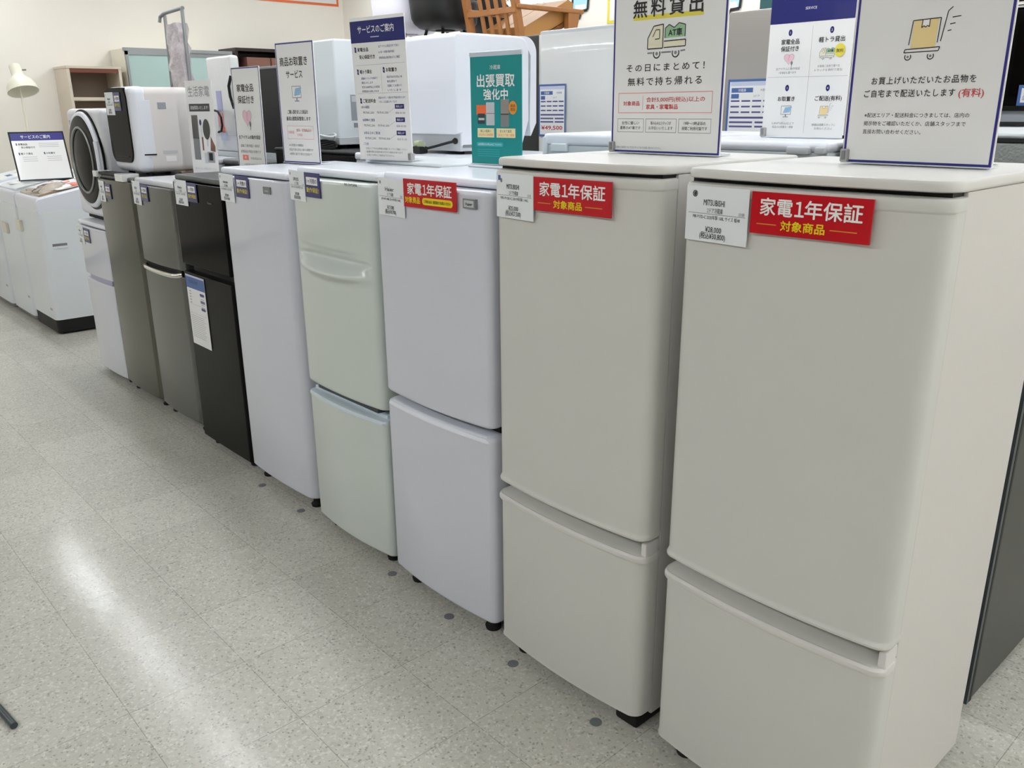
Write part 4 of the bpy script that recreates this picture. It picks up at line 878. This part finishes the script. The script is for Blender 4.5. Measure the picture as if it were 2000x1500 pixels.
def top_washer(label, x0, x1, y0, h, black_base, lid_m, side_slot=True):
    y1 = y0+0.56; w = x1-x0
    t = thing('washing_machine', label, 'washing machine', ((x0+x1)/2, (y0+y1)/2, 0), group='top loading washing machines')
    b = MB()
    b.box(x0, x1, y0, y1, 0.10 if black_base else 0.035, h-0.09, 'wash_white', 0.035, 4, edges='z'); b.build('body', t)
    b = MB()
    prof = [(y0+0.004, h-0.095), (y0+0.002, h-0.02), (y0+0.012, h-0.004), (y0+0.03, h), (y0+0.40, h+0.074), (y1-0.04, h+0.110), (y1-0.01, h+0.105), (y1, h+0.08), (y1, h-0.095)]
    b.loft([[(x, p[0], p[1]-i) for p in prof] for x, i in ((x0+0.002, 0.012), (x0+0.012, 0.0), (x1-0.012, 0.0), (x1-0.002, 0.012))], 'white_trim'); b.build('top_frame', t)
    b = MB(); S = 0.2
    zl = lambda y: h+(y-y0-0.03)*S
    b.loft([[(x, y, zl(y)+dz) for y, dz in ((y0+0.035, 0.0), (y0+0.033, 0.008), (y0+0.04, 0.014), (y0+0.37, 0.014), (y0+0.375, 0.0))] for x in (x0+0.04, x1-0.04)], lid_m)
    if lid_m == 'bronze':
        b.loft([[(x0+0.07+(w-0.14)*u, y0+0.06+0.22*v, zl(y0+0.06+0.22*v)+0.013+0.026*math.sin(PI*u)*math.sin(PI*v)+0.004*math.sin(17*u+9*v)) for u in [k/12 for k in range(13)]] for v in [k/8 for k in range(9)]], lid_m, cap=False, closed=False)
    b.build('lid', t)
    b = MB(); q = Vector((0, 1, 0.3)).normalized()
    def pan(u0, u1, a0, a1, m):
        pts = [(x0+u*w, y0+0.40+a*0.12, h+0.0755+a*0.12*0.30) for u, a in ((u0, a0), (u1, a0), (u1, a1), (u0, a1))]
        b.add(pts, [[0, 1, 2, 3]], m)
    pan(0.05, 0.95, 0.05, 0.95, 'paper')
    for u in (0.15, 0.3, 0.45, 0.62, 0.8): pan2 = pan(u, u+0.1, 0.3, 0.7, random.choice(['coral', 'sky_ink', 'ink_blue', 'ink_soft']))
    b.build('control_panel', t, wn=False)
    b = MB()
    if black_base: b.box(x0+0.012, x1-0.006, y0+0.004, y1-0.01, 0.012, 0.105, 'black_matte', 0.03, 3, edges='z')
    else: b.box(x0+0.012, x1-0.012, y0+0.01, y1-0.01, 0.012, 0.037, 'grey_mid', 0.02, 2, edges='z')
    b.build('base', t)
    for x in (x0+0.06, x1-0.06):
        for y in (y0+0.06, y1-0.06): b = MB(); b.lathe([(0.022, 0), (0.022, 0.014)], (x, y, 0), (0, 0, 1), 'black_rubber', n=12); b.build('foot', t)
    if side_slot:
        b = MB(); b.box(x1-0.001, x1+0.0015, y0+0.055, y0+0.145, 0.588, 0.606, 'grey_mid', 0.001); b.box(x1-0.001, x1+0.006, y0+0.057, y0+0.148, 0.572, 0.589, 'white_trim', 0.003); b.build('side_grip', t)
        b = MB(); b.box(x1-0.10, x1-0.05, y0-0.001, y0+0.001, 0.16, 0.175, 'ink_soft'); b.build('brand_mark', t)
    return t
top_washer('white washing machine with a black base and bronze lid, nearest of the washing machines', -5.69, -5.15, 0.125, 0.906, True, 'bronze')
top_washer('white washing machine beside the one with the bronze lid, second from the right', -6.27, -5.71, 0.125, 0.912, False, 'wash_white')
top_washer('white washing machine cut off by the left picture edge', -6.86, -6.29, 0.115, 0.925, False, 'wash_white')
def sheet(label, x, y, z, w, d, rz, cols, base='paper'):
    b = MB(); n = 8
    zz = lambda u, v: 0.006*math.sin(PI*u*1.5)*math.sin(PI*v)+0.001
    vs = [((u/n-0.5)*w, (v/n-0.5)*d, zz(u/n, v/n)) for v in range(n+1) for u in range(n+1)]
    fs = [[v*(n+1)+u, v*(n+1)+u+1, (v+1)*(n+1)+u+1, (v+1)*(n+1)+u] for v in range(n) for u in range(n)]
    b.add(vs, fs, base)
    for c, u0, u1, v0, v1 in cols:
        pts = [((u-0.5)*w, (v-0.5)*d, zz(u, v)+0.0012) for u, v in ((u0, v0), (u1, v0), (u1, v1), (u0, v1))]; b.add(pts, [[0, 1, 2, 3]], c)
    o = b.build('leaflet', wn=False, solid=0.0006); o.location = (x, y, z); o.rotation_euler = (math.atan(0.2), 0, rz); return tag(o, label, 'leaflet', 'leaflets lying on the washing machine lids')
LZ = lambda y, h=0.906: h+(y-0.155)*0.2+0.017
sheet('laminated leaflet with coral and blue blocks at the right edge of the bronze lid machine', -5.26, 0.36, LZ(0.36), 0.17, 0.20, 0.1, [('coral', 0.3, 0.95, 0.55, 0.85), ('sky_ink', 0.1, 0.28, 0.6, 0.8)])
sheet('leaflet with a red block and navy strip behind the bronze lid', -5.47, 0.40, LZ(0.40), 0.20, 0.15, -0.15, [('coral', 0.35, 0.8, 0.3, 0.7), ('navy', 0.82, 0.95, 0.2, 0.5)])
sheet('plain white leaflet lying in front of the tilted landscape service sign', -5.52, 0.29, LZ(0.29)+0.012, 0.13, 0.2, 0.2, [('ink_soft', 0.2, 0.8, 0.2, 0.25), ('pink_ink', 0.2, 0.6, 0.7, 0.8)])
sheet('white leaflet with a navy strip on the second washing machine lid', -5.86, 0.36, LZ(0.36, 0.912), 0.22, 0.18, 0.15, [('navy', 0.5, 0.9, 0.7, 0.85), ('pink_ink', 0.1, 0.5, 0.2, 0.4)])
sheet('plain pale leaflet at the left side of the second washing machine lid', -6.12, 0.30, LZ(0.30, 0.912), 0.22, 0.2, -0.1, [('ink_soft', 0.1, 0.9, 0.8, 0.9), ('ink_soft', 0.1, 0.6, 0.3, 0.36)])
sheet('pale leaflet with blue mark on the washing machine at the left edge', -6.47, 0.29, LZ(0.29, 0.925), 0.24, 0.2, 0.05, [('card_blue', 0.3, 0.6, 0.4, 0.6), ('ink_soft', 0.1, 0.9, 0.8, 0.9)])
def wtag(x, z, lab):
    b = MB(); b.box(0, 0.12, -0.02, 0.0, 0, 0.075, 'cream', 0.004); o = b.build('price_tag'); o.location = (x, 0.125, z); tag(o, lab, 'price tag', 'cream tags on the washing machines')
wtag(-5.70, 0.655, 'cream tag on the front of the second washing machine'); wtag(-6.15+0.03, 0.60, 'cream tag on the front of the washing machine at the left edge')

# ------------------------------------------------------------------ drying rack, lamp, shelves at the far left
t = thing('folding_rack', 'tall folded metal rack partly wrapped in bubble film, rising behind the dishwasher', 'rack', (-4.26, 0.8, 0))
b = MB(); b.tube([(-4.415, 0.78, 0), (-4.395, 0.79, 1.0), (-4.375, 0.80, 1.965)], 0.010, 'alu', 10); b.build('upright', t)
b = MB(); b.tube([(-4.19, 0.82, 0), (-4.175, 0.82, 1.0), (-4.165, 0.82, 1.985)], 0.010, 'alu', 10); b.build('upright', t)
b = MB(); b.tube([(-4.402, 0.775, 1.925), (-4.398, 0.780, 1.955), (-4.36, 0.79, 1.972), (-4.165, 0.82, 1.988), (-4.14, 0.815, 1.986)], 0.010, 'grey_mid', 10); b.build('top_bar', t)
b = MB(); nx, nz = 6, 40
rr = random.Random(3)
fr = [[(-4.355+0.185*u/nx+0.006*rr.uniform(-1, 1), 0.785+0.014*rr.uniform(-1, 1), 0.55+1.36*v/nz) for u in range(nx+1)] for v in range(nz+1)]
bk = [[(p[0], 0.845+0.01*rr.uniform(-1, 1), p[2]) for p in row][::-1] for row in fr]
b.loft([a+c for a, c in zip(fr, bk)], 'wrap'); b.build('bubble_wrap', t)
b = MB(); b.box(-4.46, -4.07, 0.70, 0.92, 0, 0.03, 'grey_mid', 0.008); b.build('base', t)

t = thing('floor_lamp', 'cream lamp with a bell shade behind the washing machines', 'lamp', (-6.6, 0.49, 0))
b = MB(); ax = Vector((0.40, 0.06, -0.92)).normalized()
prof = [(0.001, 0), (0.036, 0.0), (0.040, 0.008), (0.042, 0.075), (0.046, 0.090), (0.064, 0.108), (0.086, 0.132), (0.102, 0.165), (0.109, 0.205), (0.112, 0.212), (0.107, 0.212), (0.100, 0.17), (0.082, 0.135), (0.04, 0.10), (0.001, 0.095)]
b.lathe(prof, (-6.68, 0.507, 1.772), ax, 'cream_lamp', 36, cap=False); b.build('lamp_shade', t)
b = MB(); b.lathe([(0.004, -0.055), (0.006, -0.05), (0.006, 0.05), (0.004, 0.055)], (-6.655, 0.525, 1.735), (0, 1, 0.1), 'grey_mid', 10); b.build('knob', t)
b = MB(); b.tube([(-6.6, 0.50, 0.02), (-6.61, 0.505, 1.2), (-6.655, 0.515, 1.69)], 0.007, 'cream_lamp', 10); b.build('pole', t)
b = MB(); b.lathe([(0.14, 0), (0.14, 0.015), (0.02, 0.03)], (-6.6, 0.82, 0), (0, 0, 1), 'cream_lamp', 28); b.tube([(-6.6, 0.82, 0.02), (-6.6, 0.50, 0.03)], 0.012, 'cream_lamp'); b.build('base', t)

t = thing('bookcase', 'cream open bookcase with one dark compartment, against the far wall', 'bookcase', (-7.79, 1.375, 0))
b = MB(); b.box(-7.98, -7.6, 1.14, 1.165, 0, 1.80, 'shelf_cream', 0.002); b.build('side_panel', t)
b = MB(); b.box(-7.98, -7.6, 1.585, 1.61, 0, 1.80, 'shelf_cream', 0.002); b.build('side_panel', t)
b = MB(); b.box(-7.98, -7.595, 1.135, 1.612, 1.80, 1.822, 'shelf_cream', 0.002); b.build('top_panel', t)
b = MB(); b.box(-7.62, -7.60, 1.165, 1.585, 1.765, 1.80, 'red_wood'); b.build('top_rail', t)
b = MB(); b.box(-7.98, -7.95, 1.165, 1.585, 0, 1.80, 'shelf_back'); b.build('back_panel', t)
for z in (0.05, 0.5, 0.95, 1.525):
    b = MB(); b.box(-7.95, -7.605, 1.165, 1.585, z, z+0.03, 'shelf_cream', 0.002); b.build('shelf', t)
t = thing('glass_cabinet', 'grey framed cabinet with frosted blue green sliding glass doors', 'cabinet', (-7.79, 2.1, 0))
b = MB(); b.box(-7.98, -7.62, 1.665, 1.69, 0, 1.985, 'cream'); b.box(-7.98, -7.62, 2.68, 2.705, 0, 1.985, 'cream'); b.box(-7.98, -7.62, 1.69, 2.68, 1.96, 1.985, 'cream'); b.box(-7.98, -7.96, 1.69, 2.68, 0, 1.96, 'cream'); b.box(-7.96, -7.64, 1.69, 2.68, 0, 0.06, 'cream'); b.box(-7.64, -7.60, 1.66, 2.71, 1.962, 1.992, 'alu'); b.build('case', t)
for i, (a, c, x) in enumerate(((1.668, 2.19, -7.605), (2.17, 2.702, -7.628))):
    b = MB(); 
    b.box(x-0.012, x+0.012, a, a+0.022, 0.08, 1.962, 'alu'); b.box(x-0.012, x+0.012, c-0.022, c, 0.08, 1.962, 'alu'); b.box(x-0.012, x+0.012, a, c, 0.08, 0.11, 'alu'); b.box(x-0.012, x+0.012, a, c, 1.93, 1.962, 'alu'); f = b.build('sliding_door', t)
    b = MB(); b.box(x-0.004, x+0.004, a+0.02, c-0.02, 0.10, 1.935, 'frosted'); b.build('pane', f)
t = thing('dark_cabinet', 'dark brown cabinet with brown leather front boxes beside the frosted glass cabinet', 'cabinet', (-7.79, 3.1, 0))
b = MB(); b.box(-7.98, -7.60, 2.74, 2.77, 0, 2.0, 'espresso'); b.box(-7.98, -7.60, 3.42, 3.62, 0, 2.03, 'espresso'); b.box(-7.98, -7.59, 2.74, 3.62, 2.0, 2.03, 'espresso'); b.box(-7.98, -7.95, 2.77, 3.42, 0, 2.0, 'espresso'); b.box(-7.95, -7.62, 2.77, 3.42, 1.62, 1.64, 'espresso'); b.build('case', t)
for a, c in ((2.86, 3.12), (3.13, 3.40)):
    b = MB(); b.box(-7.9, -7.60, a, c, 1.64, 1.945, 'brown_leather', 0.008); o = b.build('drawer', t)
    b = MB(); b.lathe([(0.016, 0), (0.02, 0.01), (0.012, 0.02)], (-7.60, c-0.05, 1.84), (1, 0, 0), 'black_matte', 14); b.build('knob', o)

# ------------------------------------------------------------------ third row, facing the front
def front_fridge(label, x0, x1, y0, h, m, split, wrap=False, cat='refrigerator'):
    t = thing('refrigerator', label, 'refrigerator', ((x0+x1)/2, y0+0.33, 0), group='tall refrigerators in the third row'); off = (x0, y0, 0); w = x1-x0
    b = MB(off); b.box(0.003, w-0.003, 0.06, 0.65, 0.03, h-0.004, m, 0.006); b.box(0.02, w-0.02, 0.04, 0.07, 0.05, h-0.02, 'black_matte'); b.build('body', t)
    b = MB(off); door(b, 0, w, 0.055, rounded_levels(split+0.008, h, 0.010), m, 0.015, 0.004); dr = b.build('door', t)
    b = MB(off); door(b, 0, w, 0.055, rounded_levels(0.06, split-0.008, 0.010), m, 0.015, 0.004); b.build('freezer_door', t)
    if wrap:
        b = MB(off); n = 24
        b.loft([[(0.01+(w-0.02)*u/n, -0.009-0.003*math.sin(7*u/n)*math.sin(v*1.3), h-0.02-(h-split-0.1)*v/10) for u in range(n+1)] for v in range(11)], 'plastic_film', cap=False, closed=False)
        b.build('film', dr, solid=0.0008, wn=False)
    for x in (0.05, w-0.05):
        for y in (0.09, 0.58):
            b = MB(off); b.lathe([(0.02, 0), (0.02, 0.012), (0.012, 0.014), (0.012, 0.034)], (x, y, 0), (0, 0, 1), 'black_rubber', n=12); b.build('foot', t)
    return t
front_fridge('tall pale refrigerator wrapped in clear film, left of the free rental sign', -2.452, -1.86, 2.0, 1.812, 'grey_light', 0.72, True)
front_fridge('tall dark grey refrigerator just left of the film wrapped one', -3.06, -2.472, 2.03, 1.80, 'dark_grey', 0.72)
front_fridge('tall brushed steel refrigerator between the free rental sign and the service sign', -1.292, -0.70, 2.0, 1.812, 'steel', 0.72)
def card_draw(price):
    def f(p, w, h):
        p.frame(0, 0, w, h, 0.010, 'card_blue', 1); p.rect(w*0.06, h*0.90, w*0.94, h*0.96, 'card_pale', 1)
        p.rect(w*0.08, h*0.80, w*0.52, h*0.87, 'card_blue', 1); p.text('冷蔵庫', w*0.3, h*0.835, h*0.045, 'white_ink', l=3); p.text('大型家電', w*0.75, h*0.835, h*0.035, 'ink_blue')
        p.rect(w*0.08, h*0.71, w*0.24, h*0.78, 'card_blue', 1); p.text('3ドア', w*0.6, h*0.745, h*0.04, 'ink_grey')
        for r in range(3):
            for k in range(4): p.rect(w*(0.08+0.22*k), h*(0.66-0.085*r), w*(0.26+0.22*k), h*(0.685-0.085*r), 'ink_blue', 1)
        p.rect(w*0.07, h*0.405, w*0.93, h*0.435, 'ink_blue', 1)
        for v in (0.335, 0.27): p.rect(w*0.07, h*v, w*0.55, h*(v+0.028), 'ink_blue', 1); p.rect(w*0.60, h*v, w*0.93, h*(v+0.028), 'ink_blue', 1)
        if price: p.text(price, w*0.49, h*0.175, h*0.095, 'red', w=w*0.78, bold=0.02)
    return f
flat('price_card', 'blue price card reading 49,500 yen on the film wrapped refrigerator', 'price card', 'blue price cards', -2.437, -2.235, 1.285, 1.548, 1.985, 'paper', card_draw('¥49,500'))
flat('price_card', 'blue price card on the brushed steel refrigerator beside the service sign', 'price card', 'blue price cards', -1.262, -1.02, 1.27, 1.540, 1.993, 'paper', card_draw(''))

t = thing('kitchen_unit', 'grey steel drawer unit with black slots at the right picture edge', 'kitchen unit', (0.2, 2.35, 0))
b = MB(); b.box(-0.25, 0.75, 2.0, 2.65, 0.0, 1.36, 'galv', 0.004); b.build('case', t)
b = MB(); b.box(-0.26, 0.76, 1.985, 2.65, 1.36, 1.372, 'black_matte'); b.box(-0.25, 0.75, 1.995, 2.65, 1.372, 1.408, 'grey_trim'); b.box(-0.26, 0.76, 1.98, 2.65, 1.408, 1.424, 'black_metal', 0.002); b.build('countertop', t)
b = MB(); b.box(-0.06, 0.10, 1.988, 2.0, 1.20, 1.27, 'grey_light', 0.004); b.build('drawer', t)
t = thing('oven_range', 'black oven with a silver top edge behind the delivery sign', 'oven', (0.2, 2.4, 1.424))
b = MB(); b.box(-0.22, 0.72, 2.08, 2.6, 1.424, 1.74, 'black_gloss', 0.006); b.box(-0.16, 0.66, 2.07, 2.085, 1.46, 1.70, 'dark_glass'); b.build('body', t)
b = MB(); b.box(-0.23, 0.73, 2.07, 2.6, 1.74, 1.765, 'chrome', 0.008); b.box(-0.22, 0.72, 2.09, 2.6, 1.765, 1.80, 'black_gloss', 0.006); b.build('top_edge', t)
flat('price_card', 'blue price card leaning on the black oven at the right picture edge', 'price card', 'blue price cards', -0.125, 0.10, 1.4245, 1.492, 2.06, 'paper', card_draw(''))

# chairs on a display platform at the back
t = thing('display_platform', 'white display platform carrying the chairs behind the tall refrigerators', 'platform', (-4.4, 3.35, 0))
b = MB(); b.box(-6.1, -2.7, 2.75, 4.1, 1.50, 1.54, 'white_body', 0.004); b.build('deck', t)
for x in (-6.05, -4.4, -2.75):
    for y in (2.8, 4.05):
        b = MB(); b.box(x-0.025, x+0.025, y-0.025, y+0.025, 0, 1.50, 'white_body'); b.build('leg', t)
def shell_chair(label, cx, cy, m, w=0.50, zb=1.965):
    t = thing('shell_chair', label, 'chair', (cx, cy, 1.54), group='moulded shell chairs on the platform')
    b = MB(); n = 40; rings = []
    for lv in range(11):
        s = lv/10
        rad = (w/2)*(0.30+0.70*math.sin(PI/2*min(1, s*2.2))**0.8) if s < 0.46 else (w/2)*(1.0+0.06*(s-0.46))
        row = []
        for k in range(n):
            a = 2*PI*k/n; ca, sa = math.cos(a), math.sin(a)
            q = (abs(ca)**3.2+abs(sa)**3.2)**(-1/3.2)
            rim = 0.20+0.30*max(0, -sa)**1.5*1.0
            z = zb+rim*max(0, (s-0.12)/0.88)**1.35
            row.append((cx+rad*q*ca, cy+rad*q*sa*0.98-0.05*s*max(0, -sa), z))
        rings.append(row)
    b.loft(rings, m, cap=False); b.add([p for p in rings[0]], [list(range(n))], m)
    b.build('seat_shell', t, solid=0.008, wn=False)
    for sx in (-1, 1):
        for sy in (-1, 1):
            b = MB(); b.tube([(cx+sx*0.20, cy+sy*0.20, 1.549), (cx+sx*0.10, cy+sy*0.10, zb+0.004)], 0.012, 'wood' if m == 'shell_white' else 'black_metal', 8); b.build('leg', t)
shell_chair('white moulded shell chair at the left of the chairs', -5.005, 3.0, 'shell_white', 0.46, 2.0)
shell_chair('black moulded shell chair beside the white one', -4.52, 3.0, 'shell_black', 0.44, 2.0)
shell_chair('black moulded shell chair behind the wooden lounge chair', -4.75, 3.68, 'shell_black', 0.50, 1.99)

t = thing('lounge_chair', 'wooden lounge chair with slatted back and tan seat on the platform', 'chair', (-3.9, 3.3, 1.54))
xl, xr = -4.20, -3.68
for x in (xl, xr):
    b = MB(); b.loft([[(x-0.022+dx+ex, y+dy, z) for dx, dy in ((0, 0), (0.044, 0), (0.044, 0.05), (0, 0.05))] for ex, y, z in ((0.0, 3.03, 1.542), (-0.01, 2.98, 1.95), (-0.03, 2.88, 2.50))], 'wood'); b.build('leg', t)
    b = MB(); b.loft([[(x-0.022+dx, 3.46+dy, z) for dx, dy in ((0, 0), (0.044, 0), (0.044, 0.07+0.05*k), (0, 0.07+0.05*k))] for k, z in ((0, 1.542), (0.3, 1.95), (1, 2.085))], 'wood'); b.build('leg', t)
    b = MB(); b.box(x-0.028, x+0.028, 2.96, 3.62, 2.085, 2.115, 'wood', 0.008); b.build('armrest', t)
b = MB(); b.box(xl, xr, 2.955, 2.985, 2.06, 2.10, 'wood', 0.004); b.build('back_rail', t)
b = MB(); b.box(xl-0.03, xr-0.03, 2.88, 2.91, 2.43, 2.48, 'wood', 0.004); b.build('back_rail', t)
for k in range(4):
    x = xl+0.14+k*0.085
    b = MB(); b.loft([[(x+dx+ex, y+dy, z) for dx, dy in ((0, 0), (0.032, 0), (0.032, 0.014), (0, 0.014))] for ex, y, z in ((0.01, 3.0, 1.84), (0, 2.96, 2.06), (-0.03, 2.89, 2.46))], 'wood'); b.build('slat', t)
b = MB(); b.loft([[(x, y, z) for y, z in ((3.04, 1.80), (3.56, 2.03), (3.56, 2.065), (3.04, 1.835))] for x in (xl+0.03, xr-0.03)], 'wood_dark'); b.build('seat_frame', t)
for x0_, x1_ in ((xl+0.04, (xl+xr)/2-0.004), ((xl+xr)/2+0.004, xr-0.04)):
    b = MB(); b.loft([[(x, y, z) for y, z in ((3.05, 1.845), (3.57, 2.072), (3.57, 2.16), (3.52, 2.18), (3.09, 1.98))] for x in (x0_, x1_)], 'tan_seat'); b.build('seat_cushion', t)

# posters on the walls
def wall_poster(name, label, u0, u1, z0, z1, border, where, draw=None, base='paper', bt=0.025):
    b = MB(); w_, h_ = u1-u0, z1-z0
    b.box(0, w_, 0, 0.006, 0, h_, base); p = Print(b, 0, 0.0008)
    if border: p.frame(0, 0, w_, h_, bt, border, 1)
    if draw: draw(p, w_, h_)
    o = b.build(name, wn=False)
    if where == 'back': o.location = (u0, Y1-0.008, z0)
    else: o.location = (X0+0.008, u0, z0); o.rotation_euler = (0, 0, PI/2)
    return tag(o, label, 'poster')
def post_lines(p, w, h):
    for k in range(4): p.text('取扱商品のご案内', w*0.45, h*(0.75-0.17*k), 0.05, 'ink', w=w*0.6)
wall_poster('poster', 'orange framed poster high on the far left wall', 2.7, 4.215, 2.532, 2.78, 'orange', 'left', None)
wall_poster('poster', 'blue bordered poster behind the wooden lounge chair', -5.5, -4.435, 2.135, 2.72, 'navy_line', 'back', post_lines)
wall_poster('poster', 'yellow bordered poster left of the free rental sign', -4.0, -3.3, 2.075, 2.72, 'yellow_soft', 'back', None)
def bubble(label, x0, x1, z0, z1):
    b = MB(); p = Print(b, 0, 0.001); w_, h_ = x1-x0, z1-z0
    pts = [(0.02*w_, 0.20*h_), (0.30*w_, 0.12*h_), (0.42*w_, -0.12*h_), (0.55*w_, 0.12*h_), (0.90*w_, 0.14*h_), (w_, h_), (0.10*w_, h_)]
    b.prism(pts, 'y', 0, 0.006, 'bubble_blue'); p.path(pts, 0.022, 'ink', 1, True); p.rect(0.2*w_, 0.16*h_, 0.8*w_, 0.32*h_, 'white_ink', 1)
    o = b.build('speech_bubble_sign', wn=False); o.location = (x0, Y1-0.008, z0); tag(o, label, 'sign')
bubble('pale blue speech bubble sign on the back wall beside the lounge chair', -4.40, -4.20, 2.165, 2.42)
bubble('pale blue speech bubble sign on the back wall above the brushed steel refrigerator', -2.95, -2.73, 2.055, 2.32)
b = MB(); b.box(0, 0.40, 0, 0.012, 0, 0.7, 'teal_dark'); o = b.build('wall_board', wn=False); o.location = (-2.585, Y1-0.013, 2.03); tag(o, 'dark teal board on the back wall above the steel refrigerator', 'board')

# ------------------------------------------------------------------ floor: grey marks in front of the row, a dark rod at lower left
for x, y, lab in ((-0.453, -0.024, 'by the left end of the second greige refrigerator'), (-0.146, -0.030, 'by the right end of the second greige refrigerator'), (-1.063, 0.004, 'between the mint and the glossy white refrigerators'),
                  (-0.747, -0.012, 'in front of the glossy white refrigerator'), (-1.673, 0.013, 'between the freezer and the mint refrigerator'), (-1.984, 0.012, 'in front of the white freezer')):
    b = MB(); b.lathe([(0.015, 0.0), (0.015, 0.0012), (0.001, 0.0014)], (0, 0, 0), (0, 0, 1), 'spot', 18); o = b.build('floor_dot', wn=False); o.location = (x, y, 0.0002)
    tag(o, 'small grey dot on the floor '+lab, 'floor dot', 'grey dots on the floor')

b = MB(); b.tube([(-1.089, -1.085, 0.010), (-1.179, -1.096, 0.010), (-1.60, -1.147, 0.010)], 0.009, 'dark_blue_grey', 12)
o = b.build('metal_rod', wn=False); tag(o, 'end of a dark metal rod on the floor at the lower left picture edge', 'rod')
